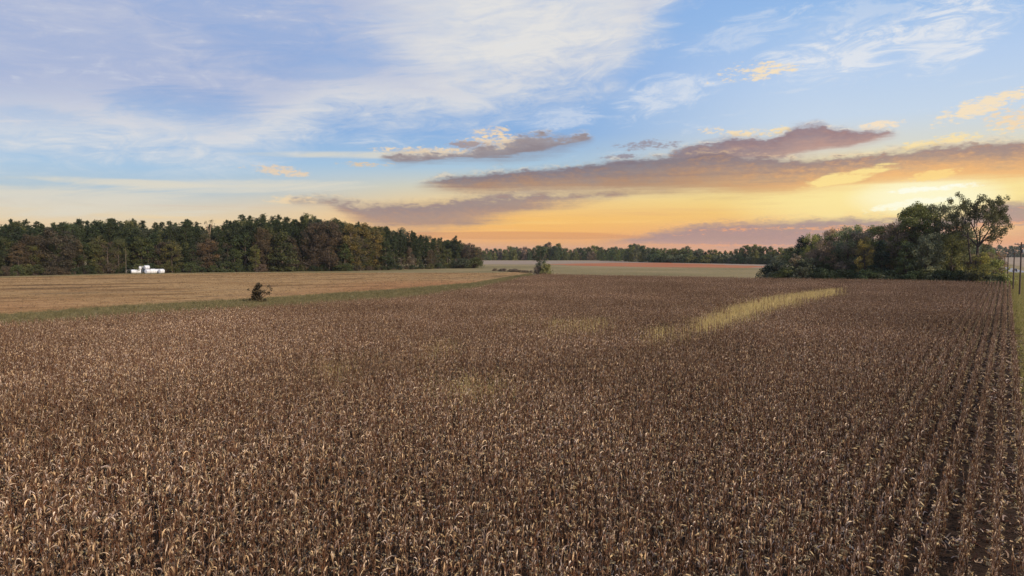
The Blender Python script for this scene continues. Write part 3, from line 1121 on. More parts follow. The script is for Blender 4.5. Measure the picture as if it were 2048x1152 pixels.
def pine(rng, H, base=0.38, rad=3.4, dens=1.0):
    """tall straight pine: whorls of limbs with upturned needle tufts, broken outline"""
    tr, cb = Buf(), Buf()
    zt = np.linspace(0, H * 0.98, 9)
    tp = np.column_stack([np.cumsum(rng.normal(size=9) * 0.10), np.cumsum(rng.normal(size=9) * 0.10), zt])
    tube(tr, tp, np.linspace(1.0, 0.12, 9) * H * 0.0105, 6)
    axis = lambda z: np.array([np.interp(z, zt, tp[:, 0]), np.interp(z, zt, tp[:, 1]), z])
    cen, tin = [], []
    z = H * base
    while z < H * 0.985:
        t = (z - H * base) / (H * (1 - base))
        for _ in range(rng.integers(2, 5)):
            a = rng.uniform(0, 6.28)
            L = rad * (0.10 + 1.0 * math.sin(math.pi * (0.27 + 0.70 * t)) ** 0.9) * rng.uniform(0.4, 1.2)
            if t < 0.15 and rng.random() < 0.4:
                continue
            p = axis(z)
            q = p + np.array([math.cos(a) * L, math.sin(a) * L, L * rng.uniform(0.05, 0.55)])
            lm = bend(p, q, -0.12 * L, 4)
            tube(tr, lm, np.linspace(0.05, 0.015, 4), 3, cap=False)
            hue = rng.normal(0.48, 0.13)
            for s_ in np.arange(0.35, 1.01, 0.6 / max(2, L * 1.4) / dens):
                c = p + (q - p) * s_ + rng.normal(size=3) * 0.28
                cen.append(c)
                tin.append(hue)
        z += rng.uniform(0.35, 0.75)
    for dz in (0.3, 0.0, -0.4, -0.8):
        cen.append(axis(H * 0.98) + np.array([rng.normal() * .15, rng.normal() * .15, dz]))
        tin.append(0.5)
    cen = np.array(cen)
    k = 9
    base_ = np.repeat(cen, k, 0)
    d = unit(rng, len(base_))
    d[:, 2] = d[:, 2] * 0.7 + 0.35
    d /= np.linalg.norm(d, axis=1)[:, None]
    t_ = np.clip(np.repeat(np.array(tin), k) + rng.normal(size=len(base_)) * 0.12, 0, 0.9)
    blades(cb, rng, base_, d, rng.uniform(0.45, 0.85, len(base_)), 0.20, t_)
    return tr, cb


def shrub(rng, H, rad, ncl, lpc, ls, stems=5):
    tr, cb = Buf(), Buf()
    L, T = [], []
    roots = rng.normal(size=(stems, 2)) * rad * 0.12
    for i in range(ncl):
        a, u = rng.uniform(0, 6.28), rng.uniform(0.08, 1)
        r = rad * math.sqrt(max(0.05, 1 - (u * 0.92) ** 2.2)) * rng.uniform(0.4, 1.0)
        c = np.array([math.cos(a) * r, math.sin(a) * r, H * u * 0.88])
        q = roots[i % stems]
        tube(tr, bend((q[0], q[1], 0), c, 0.1 * H, 4, rng, 0.05), np.linspace(0.05, 0.012, 4) * (H / 3) ** 0.5, 3, cap=False)
        k = int(lpc * rng.uniform(0.6, 1.4))
        cr = rad * 0.30 * rng.uniform(0.7, 1.3)
        d = unit(rng, k) * (rng.random((k, 1)) ** 0.45) * cr
        L.append(c + d * np.array([1, 1, 0.85]))
        T.append(np.clip(rng.normal(0.5, 0.1) + rng.normal(size=k) * 0.16, 0, 1))
    pts_ = np.concatenate(L)
    pts_[:, 2] = np.maximum(pts_[:, 2], 0.05)
    leaves(cb, rng, pts_, ls, np.concatenate(T), 0.3)
    return tr, cb


def cone_prof(t):
    return max(0.05, (1 - t) ** 0.75 * min(1, 0.45 + t * 4))


def dome_prof(t):
    return math.sqrt(max(0.03, 1 - (abs(t - 0.30) / 0.72) ** 2.3))


rng = np.random.default_rng(77)
LIB = {}


def lib(kind, n, fn):
    out = []
    for _ in range(n):
        t, c = fn()
        out.append((t.mesh(kind + '_trunk', BARK), c.mesh(kind + '_crown', FOL)))
    LIB[kind] = out


# every kind is modelled at a nominal height, trees are scaled copies
NOM = {'pine': 24.0, 'oak': 18.0, 'slim': 16.0, 'thin': 14.0, 'cedar': 11.0, 'shrub': 4.0, 'far': 18.0, 'bigoak': 22.0}
lib('pine', 7, lambda: pine(rng, 24.0, rng.uniform(0.28, 0.42), rng.uniform(2.5, 3.4)))
lib('oak', 5, lambda: broadleaf(rng, 18.0, 0.14, 5.4, 80, 1.7, 75, 0.46, dome_prof))
lib('slim', 5, lambda: broadleaf(rng, 16.0, 0.10, 3.4, 60, 1.35, 70, 0.42))
lib('thin', 4, lambda: broadleaf(rng, 14.0, 0.12, 3.6, 70, 1.2, 22, 0.36, dome_prof, sparse=0.3))
lib('cedar', 4, lambda: broadleaf(rng, 11.0, 0.03, 2.8, 75, 0.85, 60, 0.34, cone_prof, shell=0.55))
lib('shrub', 5, lambda: shrub(rng, 4.0, 3.0, 38, 55, 0.34))
lib('far', 8, lambda: broadleaf(rng, 18.0, 0.0, 5.6, 85, 1.9, 42, 0.85, lambda t: max(0.12, math.sin(math.pi * (0.28 + 0.68 * t))) ** 0.6, shell=0.3))
lib('bigoak', 3, lambda: broadleaf(rng, 22.0, 0.12, 8.2, 170, 1.65, 135, 0.44, dome_prof, trunk_r=0.42, sparse=0.06))

TREES = []          # (empty, description, place phrase, sort key)
KIND_NAME = {'pine': 'pine_tree', 'oak': 'broadleaf_tree', 'slim': 'broadleaf_tree', 'thin': 'sparse_tree', 'cedar': 'cedar_tree', 'shrub': 'shrub',
             'far': 'broadleaf_tree', 'bigoak': 'oak_tree'}
KIND_WORD = {'pine': 'pine', 'oak': 'broad tree', 'slim': 'slim tree', 'thin': 'thin-leaved tree', 'cedar': 'cedar', 'shrub': 'shrub', 'far': 'leafy tree', 'bigoak': 'oak'}
CNT = {}
# crown tints (linear base colours)
TINT = {
    'dark green': (0.033, 0.044, 0.020), 'deep green': (0.042, 0.053, 0.022), 'green': (0.060, 0.068, 0.025), 'olive': (0.078, 0.078, 0.028), 'rust brown': (0.068, 0.051, 0.034),
    'golden': (0.120, 0.094, 0.030), 'orange brown': (0.095, 0.063, 0.036), 'grey brown': (0.090, 0.068, 0.048), 'yellow green': (0.098, 0.094, 0.030),
    'grey green': (0.066, 0.071, 0.042), 'blackish green': (0.018, 0.028, 0.018),
}
BARKC = (0.10, 0.075, 0.058)


def tree(kind, x, y, h, tint, place, group, wide=1.0, var=None, label=None):
    k = CNT.get(kind, 0)
    CNT[kind] = k + 1
    tm, cm = LIB[kind][(k * 3 + int(abs(x) * 7)) % len(LIB[kind])] if var is None else LIB[kind][var]
    s = h / NOM[kind]
    e = empty(KIND_NAME[kind], (x, y, 0), random.uniform(0, 6.28), (s * wide, s * wide, s))
    t = obj('trunk' if kind != 'shrub' else 'stems', tm, e)
    t.color = BARKC + (1,)
    c = obj('crown' if kind != 'shrub' else 'foliage', cm, e)
    j = random.uniform(0.85, 1.18)
    col = TINT[tint]
    j *= 1.7 if 'shrubs round the grove' in group else (3.2 if x / y < 0.565 and tint in ('olive', 'grey brown', 'golden', 'grey green') else 2.6) if 'grove' in group else 1.3 if 'wood' in group else 2.2  # crown colour raised; left grove most, to offset the shade it stands in
    c.color = (col[0] * j * random.uniform(0.92, 1.08), col[1] * j, col[2] * j * random.uniform(0.9, 1.1), 1)
    cat = 'shrub' if kind == 'shrub' else 'tree'
    if label:
        tag(e, label, cat, group)
    else:
        tag(e, 'x', cat, group)
        TREES.append((e, tint + ' ' + KIND_WORD[kind], place, x / max(1.0, y)))
    return e


def gx(px, d):
    """sideways place of something d metres ahead seen in column px"""
    return (px - 1024) / FPX * d


def top_h(py, d):
    return CAM_H + (505 - py) * d / FPX


# ---- the wood on the left
wood_d = lambda px: float(np.interp(px, [-100, 0, 250, 480, 700, 800, 965], [276, 290, 328, 352, 372, 398, 452]))
sil = [(-100, 447), (0, 448), (40, 442), (80, 447), (130, 446), (165, 441), (200, 442), (220, 439), (245, 448), (265, 441), (300, 447), (325, 447), (350, 444), (385, 437), (405, 452), (425, 452),
       (445, 450), (460, 441), (500, 431), (545, 433), (570, 438), (600, 434), (620, 432), (665, 438), (700, 445), (720, 446), (750, 450), (800, 458), (850, 469), (880, 478), (905, 476), (935, 487), (965, 495)]
sx, sy = [q[0] for q in sil], [q[1] for q in sil]
GW = 'trees of the wood beyond the stubble'
# landmark trees first (front edge)
marks = [  # px, depth offset, top py, kind, tint, wide, label
    (62, 4, 470, 'oak', 'rust brown', 1.1, 'rust brown broad tree near the wood end, left of the larger rust one'),
    (112, 2, 456, 'oak', 'rust brown', 1.25, 'largest rust brown tree on the front edge of the wood'),
    (150, 1, 478, 'oak', 'rust brown', 0.95, 'rust brown tree just right of the largest rust tree'),
    (35, 0, 500, 'slim', 'orange brown', 1.2, 'short orange brown tree low in front of the rust trees'),
    (190, 0, 487, 'slim', 'olive', 1.3, 'short olive tree between the rust trees and the white bales'),
    (216, -1, 484, 'thin', 'grey brown', 1.25, 'thin grey brown tree left of the pale pole by the bales'),
    (238, 0, 480, 'oak', 'olive', 0.8, 'olive brown tree beside the pale pole left of the bales'),
    (418, 2, 478, 'slim', 'orange brown', 1.3, 'orange brown tree at the foot of the broken dead tree'),
    (527, 0, 457, 'oak', 'orange brown', 0.72, 'pale orange round topped tree beside the green conical tree'),
    (512, -4, 490, 'slim', 'yellow green', 0.9, 'yellow green small tree under the pale orange tree'),
    (566, -3, 462, 'cedar', 'green', 1.55, 'big green conical tree in the middle of the wood front'),
    (630, 1, 446, 'oak', 'rust brown', 0.8, 'tall rust brown tree right of the green conical tree'),
    (658, 0, 441, 'oak', 'rust brown', 0.95, 'broad rust brown tree, tallest rust crown of the wood'),
    (618, 22, 429, 'oak', 'olive', 0.62, 'golden olive round crown topping the wood skyline'),
    (704, 2, 446, 'slim', 'golden', 1.0, 'golden topped tree right of the broad rust tree'),
    (727, 4, 447, 'slim', 'golden', 0.95, 'golden tree, second of the golden trio'),
    (754, 2, 459, 'slim', 'golden', 0.95, 'golden tree, third of the golden trio toward the far end'),
    (720, 0, 470, 'thin', 'grey brown', 1.0, 'pale grey brown thin tree under the golden trio'),
    (772, -2, 480, 'cedar', 'dark green', 1.3, 'dark ivy green conical tree right of the golden trio'),
    (690, -2, 487, 'cedar', 'green', 1.4, 'low green conical tree below the golden trio'),
    (862, -2, 500, 'oak', 'orange brown', 0.8, 'dull orange tree toward the far end of the wood'),
    (912, 0, 472, 'pine', 'dark green', 1.0, 'lone tall pine rising above the far end of the wood'),
    (938, 0, 486, 'oak', 'rust brown', 1.0, 'rust brown tree at the far end of the wood'),
    (955, -4, 494, 'oak', 'rust brown', 0.9, 'last rust brown tree at the tip of the wood'),
    (950, -12, 515, 'shrub', 'green', 1.3, 'green rounded shrub at the tip of the wood'),
    (925, -10, 516, 'shrub', 'grey green', 1.2, 'grey green shrub next to the shrub at the wood tip'),
    (470, -3, 497, 'slim', 'green', 1.4, 'bright green low tree right of the broken dead tree'),
    (345, 0, 480, 'slim', 'olive', 1.3, 'olive tree standing to the right of the white bales'),
    (282, 3, 474, 'slim', 'green', 1.3, 'green tree rising right behind the white bales'),
]
for px, dd, py, kind, tint, wide, lab in marks:
    d = wood_d(px) + dd
    tree(kind, gx(px, d), d, top_h(py, d), tint, '', GW, wide, label=lab)
# front edge fillers, then four rows of pines behind
fr = random.Random(5)
px = -95
while px < 960:
    d = wood_d(px) + fr.uniform(2, 8)
    kind = fr.choice(['slim', 'slim', 'oak', 'cedar', 'thin'])
    tint = fr.choice(['deep green', 'green', 'green', 'olive', 'olive', 'grey brown', 'grey brown', 'dark green', 'deep green', 'rust brown'])
    top = float(np.interp(px, sx, sy))
    h = (top_h(top, d)) * fr.uniform(0.42, 0.72)
    tree(kind, gx(px, d), d, h, tint, 'along the front edge of the wood', GW, fr.uniform(1.0, 1.35))
    px += fr.uniform(13, 21)
for row, (dd, lo, hi, step, nm) in enumerate([(9, 0.74, 0.95, 11, 'second row of the wood'), (17, 0.82, 1.0, 12, 'third row of the wood'),
                                              (26, 0.86, 1.03, 13, 'fourth row of the wood'), (36, 0.88, 1.05, 14, 'back row of the wood')]):
    px = -100 + row * 4
    while px < 958 - row * 4:
        d = wood_d(px) + dd + fr.uniform(-3, 3)
        top = float(np.interp(px, sx, sy))
        h = top_h(top, d) * fr.uniform(lo, hi)
        r_ = fr.random()
        kind = 'pine' if r_ < 0.86 else 'oak'
        tint = fr.choice(['dark green', 'dark green', 'deep green']) if kind == 'pine' else fr.choice(['olive', 'deep green', 'deep green', 'grey green'])
        tree(kind, gx(px, d), d, h, tint, 'in the ' + nm, GW, (fr.uniform(0.95, 1.25) if kind == 'pine' else 0.75))
        px += fr.uniform(step * 0.75, step * 1.25)
px = -90
while px < 955:
    d = wood_d(px) - fr.uniform(1, 4)
    tree('shrub', gx(px, d), d, fr.uniform(2.0, 5.2), fr.choice(['deep green', 'green', 'olive', 'grey brown', 'dark green']), 'at the foot of the wood', 'undergrowth shrubs of the wood', fr.uniform(0.9, 1.4))
    px += fr.uniform(16, 26)

# ---- far tree lines
GF = 'trees of the far tree line'
far_sil = [(940, 496), (970, 497), (985, 498), (1005, 496), (1040, 490), (1062, 492), (1090, 486), (1115, 486), (1135, 495), (1160, 497), (1190, 492), (1215, 497), (1240, 494), (1265, 489), (1300, 496), (1330, 497), (1370, 493), (1420, 497)]
fxs, fys = [q[0] for q in far_sil], [q[1] for q in far_sil]
for dd, lo, hi, step, nm in ((0, 0.55, 0.85, 9, 'front of the far tree line'), (14, 0.80, 1.06, 8, 'back of the far tree line')):
    px = 950
    while px < 1400:
        d = 880 + dd + fr.uniform(-5, 5)
        h = top_h(float(np.interp(px, fxs, fys)), d) * fr.uniform(lo, hi)
        tree('far', gx(px, d), d, h, fr.choice(['deep green', 'grey green', 'green', 'olive', 'dark green', 'grey brown']), 'at the ' + nm, GF, fr.uniform(0.8, 1.1))
        px += fr.uniform(step * 0.7, step * 1.3)
GH = 'trees of the hedgerow beyond the red field'
hd = lambda px: float(np.interp(px, [1200, 1300, 1560, 1700], [820, 690, 560, 520]))
hed_sil = [(1200, 500), (1240, 497), (1265, 493), (1275, 488), (1300, 496), (1330, 497), (1380, 496), (1410, 499), (1450, 500), (1470, 496), (1495, 489), (1515, 487), (1535, 489), (1550, 496), (1600, 493), (1700, 495)]
hx, hy = [q[0] for q in hed_sil], [q[1] for q in hed_sil]
px = 1205
while px < 1680:
    d = hd(px) + fr.uniform(4, 14)
    h = top_h(float(np.interp(px, hx, hy)), d) * fr.uniform(0.84, 1.02)
    tree('far', gx(px, d), d, h, fr.choice(['deep green', 'grey green', 'olive', 'dark green', 'green']), 'in the hedgerow past the red soil', GH, fr.uniform(0.75, 1.05))
    px += fr.uniform(8, 12)
for px, py, lab in ((1262, 506, 'yellow green small tree at the left end of the hedgerow'), (1281, 508, 'small yellow tree, right of the yellow green one in the hedgerow'),
                    (1512, 501, 'bright yellow green tree near the grove in the hedgerow')):
    d = hd(px) - 4
    tree('far', gx(px, d), d, top_h(py, d), 'yellow green', '', GH, 0.8, label=lab)
px = 1300
while px < 1640:
    d = hd(px) - fr.uniform(0, 4)
    tree('shrub', gx(px, d), d, fr.uniform(4.0, 8.5), fr.choice(['grey green', 'deep green', 'olive', 'dark green']), 'low in the hedgerow past the red soil', 'shrubs of the hedgerow', fr.uniform(0.9, 1.2))
    px += fr.uniform(8, 13)
px = 1940
while px < 2110:
    d = 1400 + fr.uniform(-10, 30)
    tree('far', gx(px, d), d, fr.uniform(17, 27), fr.choice(['dark green', 'deep green']), 'on the skyline past the road', 'trees on the skyline past the road', fr.uniform(0.9, 1.2))
    px += fr.uniform(8, 12)

# ---- the grove on the right
GG = 'trees of the grove by the corn'
gd = lambda px: float(np.interp(px, [1530, 1600, 1750, 1900, 2000], [236, 224, 212, 200, 193]))
grove = [  # px, depth offset, top py, kind, tint, wide, label
    (1605, 14, 473, 'cedar', 'blackish green', 1.3, 'dark cedar at the left end of the grove'),
    (1632, 20, 470, 'cedar', 'dark green', 1.2, 'second dark cedar from the left end of the grove'),
    (1648, 6, 478, 'oak', 'grey brown', 0.9, 'low grey brown tree in front of the dark cedars'),
    (1672, 16, 462, 'slim', 'olive', 1.3, 'olive tree between the cedars and the round topped tree'),
    (1694, 8, 453, 'oak', 'grey green', 0.95, 'round topped grey green tree in the left half of the grove'),
    (1622, 12, 467, 'oak', 'olive', 0.62, 'olive tree filling the gap right of the leftmost cedar'),
    (1658, 18, 459, 'oak', 'grey brown', 0.66, 'grey brown tree standing behind the low grey brown tree'),
    (1708, 14, 452, 'oak', 'olive', 0.72, 'olive crown just behind the round topped grey green tree'),
    (1778, 14, 446, 'oak', 'orange brown', 0.66, 'orange brown crown between the ragged olive tree and the oaks'),
    (1718, 5, 462, 'oak', 'grey brown', 0.9, 'grey brown tree right of the round topped tree'),
    (1728, 2, 475, 'slim', 'golden', 0.85, 'golden orange small tree in the middle of the grove'),
    (1746, 10, 450, 'slim', 'yellow green', 1.25, 'yellow green tree left of the dark gap in the grove'),
    (1762, 20, 452, 'thin', 'olive', 1.2, 'thin olive tree with a ragged top left of the oaks'),
    (1762, 1, 480, 'cedar', 'blackish green', 1.0, 'blackish cedar filling the dark gap in the grove'),
    (1792, 6, 448, 'oak', 'grey brown', 0.9, 'grey brown tree at the left foot of the oaks'),
    (1828, 8, 411, 'bigoak', 'olive', 0.92, 'big dark olive oak, left one of the two largest'),
    (1866, 10, 407, 'bigoak', 'grey green', 0.90, 'big dark oak between the other oak and the airy tree'),
    (1856, 0, 468, 'oak', 'grey green', 0.95, 'grey green tree under the two big oaks'),
    (1905, 2, 466, 'oak', 'olive', 0.8, 'olive tree at the left foot of the airy tree'),
    (1815, 0, 484, 'slim', 'deep green', 1.2, 'deep green small tree under the left big oak'),
    (1930, 16, 455, 'slim', 'grey green', 1.1, 'grey green tree behind the airy tree'),
    (1975, 14, 500, 'oak', 'olive', 0.8, 'olive tree at the right end behind the airy tree'),
    (1998, 40, 505, 'slim', 'orange brown', 1.2, 'orange brown small tree past the right end of the grove'),
    (1962, -4, 506, 'slim', 'yellow green', 1.35, 'yellow green tree at the right foot of the airy tree'),
    (1985, 2, 519, 'shrub', 'yellow green', 1.0, 'yellow green bushy shrub ending the grove beside the verge'),
]
for px, dd, py, kind, tint, wide, lab in grove:
    d = gd(px) + dd
    tree(kind, gx(px, d), d, top_h(py, d), tint, '', GG, wide, label=lab)
px = 1590
while px < 1985:
    d = gd(px) + fr.uniform(14, 30)
    lim = float(np.interp(px, [1590, 1690, 1790, 1830, 1900, 1985], [488, 468, 465, 455, 455, 495]))
    tree(fr.choice(['slim', 'oak', 'slim']), gx(px, d), d, top_h(lim, d) * fr.uniform(0.85, 1.0), fr.choice(['deep green', 'olive', 'grey brown', 'dark green', 'grey green']), 'at the back of the grove', GG, fr.uniform(0.8, 1.1))
    px += fr.uniform(13, 19)
for px in range(1592, 1990, 15):
    d = gd(px) + fr.uniform(2, 9)
    tree(fr.choice(['slim', 'thin', 'oak']), gx(px, d), d, fr.uniform(6.5, 10.5), fr.choice(['deep green', 'olive', 'grey brown', 'dark green']), 'low inside the grove', GG, fr.uniform(1.0, 1.4))
for px, py, tint, lab in ((1541, 530, 'blackish green', 'dark low shrub at the left tip of the grove'), (1558, 520, 'grey green', 'grey green round shrub second from the grove tip'),
                          (1585, 521, 'grey green', 'pale grey green shrub below the first cedar'), (1612, 518, 'grey green', 'tallest grey green shrub on the left of the grove')):
    d = gd(px) + 2
    tree('shrub', gx(px, d), d, top_h(py, d), tint, '', 'shrubs round the grove', 1.0, label=lab)
px = 1560
while px < 1990:
    d = gd(px) - fr.uniform(1, 4)
    tree('shrub', gx(px, d), d, fr.uniform(2.6, 5.4), fr.choice(['deep green', 'dark green', 'olive', 'grey green', 'dark green']), 'at the foot of the grove', 'shrubs round the grove', fr.uniform(0.9, 1.3))
    px += fr.uniform(12, 19)


# the tall airy tree: forked limbs, small leaf clumps only at the limb ends
def airy(rng, H):
    tr, cb = Buf(), Buf()
    tp = np.array([(0, 0, 0), (0.15, 0, H * 0.12), (0.1, 0.1, H * 0.24), (0.3, 0, H * 0.36)])
    tube(tr, tp, [0.52, 0.42, 0.38, 0.32], 8)
    tp2 = np.array([(-0.3, 0.2, 0), (-1.2, 0.1, H * 0.16), (-2.1, 0.2, H * 0.34), (-2.8, 0, H * 0.50)])
    tube(tr, tp2, [0.34, 0.28, 0.24, 0.18], 7)
    tips = []

    def grow(p, d, L, r, lev):
        k = 4
        pts_ = [np.array(p)]
        dv = np.array(d, float)
        for _ in range(k):
            dv = dv + rng.normal(size=3) * 0.16 + np.array([0, 0, 0.06])
            dv /= np.linalg.norm(dv)
            pts_.append(pts_[-1] + dv * L / k)
        tube(tr, pts_, np.linspace(r, r * 0.55, k + 1), 6 if lev < 2 else 4, cap=False)
        if lev >= 4:
            tips.append(pts_[-1])
            return
        if lev == 3 and rng.random() < 0.6:
            tips.append(pts_[2])
        for _ in range(3 if lev < 2 else 2):
            nd = dv + rng.normal(size=3) * np.array([0.62, 0.62, 0.30])
            nd[2] = max(nd[2], -0.05)
            nd /= np.linalg.norm(nd)
            grow(pts_[-1], nd, L * rng.uniform(0.62, 0.85), r * 0.55, lev + 1)
        if lev >= 1:
            nd = dv + rng.normal(size=3) * 0.7
            nd /= np.linalg.norm(nd)
            grow(pts_[2], nd, L * rng.uniform(0.5, 0.7), r * 0.42, lev + 1)
    for a in (0.3, 1.7, 3.2, 4.6, 5.6):
        grow(tp[-1], (math.cos(a) * 0.5, math.sin(a) * 0.5, 0.9), H * 0.19, 0.24, 1)
    for a in (2.4, 3.6):
        grow(tp2[-1], (math.cos(a) * 0.4, math.sin(a) * 0.4, 1.0), H * 0.15, 0.15, 2)
    grow(tp[2], (0.8, 0.1, 0.7), H * 0.12, 0.15, 2)
    tips_ = np.array(tips)
    sc = H / tips_[:, 2].max()
    L, T = [], []
    for c in tips_:
        high = c[2] / tips_[:, 2].max()
        k = int(rng.uniform(44, 84) * (1.4 if high > 0.75 else 0.75))
        L.append(c + unit(rng, k) * (rng.random((k, 1)) ** 0.5) * 0.85)
        T.append(np.clip(rng.normal(0.45, 0.12) + rng.normal(size=k) * 0.15, 0, 1))
    leaves(cb, rng, np.concatenate(L), 0.34, np.concatenate(T), 0.2)
    for b in (tr, cb):
        b.v = [v * np.array([1, 1, sc]) for v in b.v]
    return tr, cb


d = gd(1955) + 4
H = top_h(390, d)
best = None
for sd_ in range(24):                       # keep the most even crown of a few tries
    q = airy(np.random.default_rng(sd_), H)
    v = np.concatenate(q[1].v)
    xl, xh = np.percentile(v[:, 0], (2, 98))
    zl = np.percentile(v[:, 2], 5)
    sc__ = abs(xl + 6.8) + abs(xh - 6.8) + 0.5 * abs(zl - 12.5)
    if best is None or sc__ < best[0]:
        best = (sc__, q)
tr_, cb_ = best[1]
ee = empty('airy_tree', (gx(1952, d), d, 0), 0.0)
obj('trunk', tr_.mesh('airy_trunk', BARK), ee).color = (0.085, 0.066, 0.056, 1)
obj('crown', cb_.mesh('airy_crown', FOL), ee).color = (0.115, 0.112, 0.050, 1)
tag(ee, 'tallest open tree of the grove with bare forked limbs and sky showing through', 'tree', GG)

# two trees out of frame shade the verge and the road
for x, y, h, lab in ((222, 262, 13, 'olive roadside tree nearer along the verge, shading the grass'), (236, 280, 12, 'olive roadside tree farther along the verge, shading the grass')):
    tree('oak', x, y, h, 'olive', '', 'roadside trees', 1.1, label=lab)

# single shrubs and trees in the open
bx, by = at(517, 604)


def ragged_bush():
    rng = np.random.default_rng(12)
    tr, cb = Buf(), Buf()
    L, T = [], []
    for cx_, cz, r_, k in ((-1.1, 0.6, 0.6, 120), (-0.7, 1.4, 0.75, 200), (-0.5, 2.3, 0.7, 190), (-0.1, 3.0, 0.75, 200), (0.3, 3.6, 0.55, 120), (0.2, 2.2, 0.6, 130), (0.1, 1.2, 0.7, 140),
                          (0.5, 0.5, 0.6, 110), (1.3, 2.3, 0.5, 40), (1.7, 3.3, 0.4, 22), (1.9, 1.9, 0.45, 30), (1.1, 0.35, 0.4, 50), (2.2, 2.6, 0.4, 16), (-1.5, 0.3, 0.4, 50), (-1.6, 2.6, 0.35, 12)):
        c = np.array([cx_, rng.normal() * 0.5, cz])
        tube(tr, bend((rng.normal() * 0.15, rng.normal() * 0.15, 0), c, 0.3, 5, rng, 0.05), [0.06, 0.05, 0.035, 0.025, 0.012], 4, cap=False)
        for _ in range(7):
            e_ = c + unit(rng, 1)[0] * r_ * 1.25
            tube(tr, bend(c, e_, 0.06, 3), [0.014, 0.01, 0.005], 3, cap=False)
        q_ = c + unit(rng, k) * (rng.random((k, 1)) ** 0.5) * r_
        q_[:, 2] = np.maximum(q_[:, 2], 0.05)
        L.append(q_)
        T.append(np.clip(rng.normal(0.45, 0.12) + rng.normal(size=k) * 0.15, 0, 1))
    leaves(cb, rng, np.concatenate(L), 0.33, np.concatenate(T), 0.2)
    e = empty('shrub', (bx, by, 0), 0.0, (1.12, 1.12, 0.95))
    tag(e, 'lone dark brown ragged bush on the border of the stubble field', 'shrub', 'lone bushes in the fields')
    obj('stems', tr.mesh('bush_stems', BARK), e).color = (0.07, 0.05, 0.04, 1)
    obj('foliage', cb.mesh('bush_foliage', FOL), e).color = (0.088, 0.064, 0.034, 1)


ragged_bush()
d = 268.0
tree('shrub', gx(1092, d), d - 2, 5.6, 'olive', '', 'lone bushes in the fields', 0.66, label='olive and yellow bush at the foot of the dark field tree')
tree('shrub', gx(1077, d), d, 4.8, 'grey brown', '', 'lone bushes in the fields', 0.7, label='grey brown bush at the left foot of the dark field tree')
tree('slim', gx(1080, d), d + 1, 12.6, 'blackish green', '', 'lone bushes in the fields', 0.85, label='dark tree standing alone behind two bushes at the far corn edge')
for i in range(16):
    x, y = at(985 + i * 5.2 + random.uniform(-3, 3), 541.5 + i * 0.28)
    tree('shrub', x, y, random.uniform(0.7, 1.7), 'grey brown', 'in the weed row by the field tree', 'dry weeds by the slim field tree', random.uniform(1.0, 2.0))

# unique labels for the rest: described by look, counted along their row
rows = {}
for e, desc, place, key in TREES:
    rows.setdefault((desc, place), []).append((key, e))
for (desc, place), lst in rows.items():
    lst.sort(key=lambda q: q[0])
    for i, (_, e) in enumerate(lst):
        if len(lst) == 1:
            e['label'] = 'only %s %s' % (desc, place)
        else:
            e['label'] = '%s %s, %s from the left' % (desc, place, ordinal(i + 1))


# ------------------------------------------------------------------ the broken dead tree
def dead_tree():
    rng = np.random.default_rng(3)
    d = wood_d(418) + 9
    e = empty('dead_tree', (gx(421, d), d, 0), 0)
    tag(e, 'pale broken dead tree with splintered top above the wood front', 'tree', GW)
    H = top_h(446, d)
    b = Buf()
    tr = [(0, 0, 0), (0.2, 0, H * 0.3), (0.0, 0, H * 0.55), (-0.2, 0, H * 0.72), (0.5, 0, H * 0.90), (0.6, 0, H * 0.97)]
    tube(b, tr, [0.50, 0.45, 0.40, 0.36, 0.26, 0.05], 8)
    tube(b, [(-0.2, 0, H * 0.72), (-0.9, -0.1, H * 0.86), (-1.3, 0, H * 0.98), (-1.2, 0, H * 1.0)], [0.34, 0.26, 0.14, 0.03], 7)
    tube(b, [(0.1, 0.1, H * 0.55), (1.8, 0, H * 0.60), (3.6, -0.2, H * 0.70), (5.2, 0, H * 0.76)], [0.30, 0.24, 0.18, 0.06], 6)
    tube(b, [(3.6, -0.2, H * 0.70), (5.6, 0.3, H * 0.71), (8.0, 0.2, H * 0.74)], [0.15, 0.10, 0.03], 5)
    tube(b, [(0.5, 0, H * 0.90), (1.3, 0.2, H * 0.98), (1.4, 0.2, H * 1.03)], [0.18, 0.14, 0.05], 5)
    tube(b, [(-0.9, -0.1, H * 0.86), (-2.0, 0.2, H * 0.92), (-2.3, 0.3, H * 0.99)], [0.15, 0.10, 0.03], 5)
    o = obj('trunk', b.mesh('dead_trunk', BARK), e)
    o.color = (0.26, 0.18, 0.12, 1)
    c = Buf()
    cen = np.concatenate([np.array(q) + rng.normal(size=(26, 3)) * 0.45 for q in ((1.4, 0.2, H * 1.04), (0.4, 0, H * 1.02), (-2.2, 0.3, H), (7.8, 0.2, H * 0.74), (2.2, 0.3, H * .93))])
    leaves(c, rng, cen, 0.5, 0.4)
    o = obj('dead_foliage', c.mesh('dead_foliage', FOL), e)
    o.color = (0.03, 0.035, 0.02, 1)


dead_tree()

# ------------------------------------------------------------------ pale pole and snag by the bales
d = wood_d(252) - 8
e = empty('bare_pole', (gx(252, d), d, 0))
tag(e, 'thin pale bare trunk standing left of the white bales', 'bare trunk')
b = Buf()
tube(b, [(0, 0, 0), (0.05, 0, 4), (0.0, 0.05, 8), (0.1, 0, 12.5)], [0.09, 0.08, 0.07, 0.03], 6)
tube(b, [(0.0, 0.05, 8), (0.5, 0, 9.2), (0.7, 0, 10.2)], [0.06, 0.04, 0.02], 5)
obj('trunk', b.mesh('bare_trunk', BARK), e).color = (0.20, 0.16, 0.12, 1)


# ------------------------------------------------------------------ white wrapped bales
WRAP = None


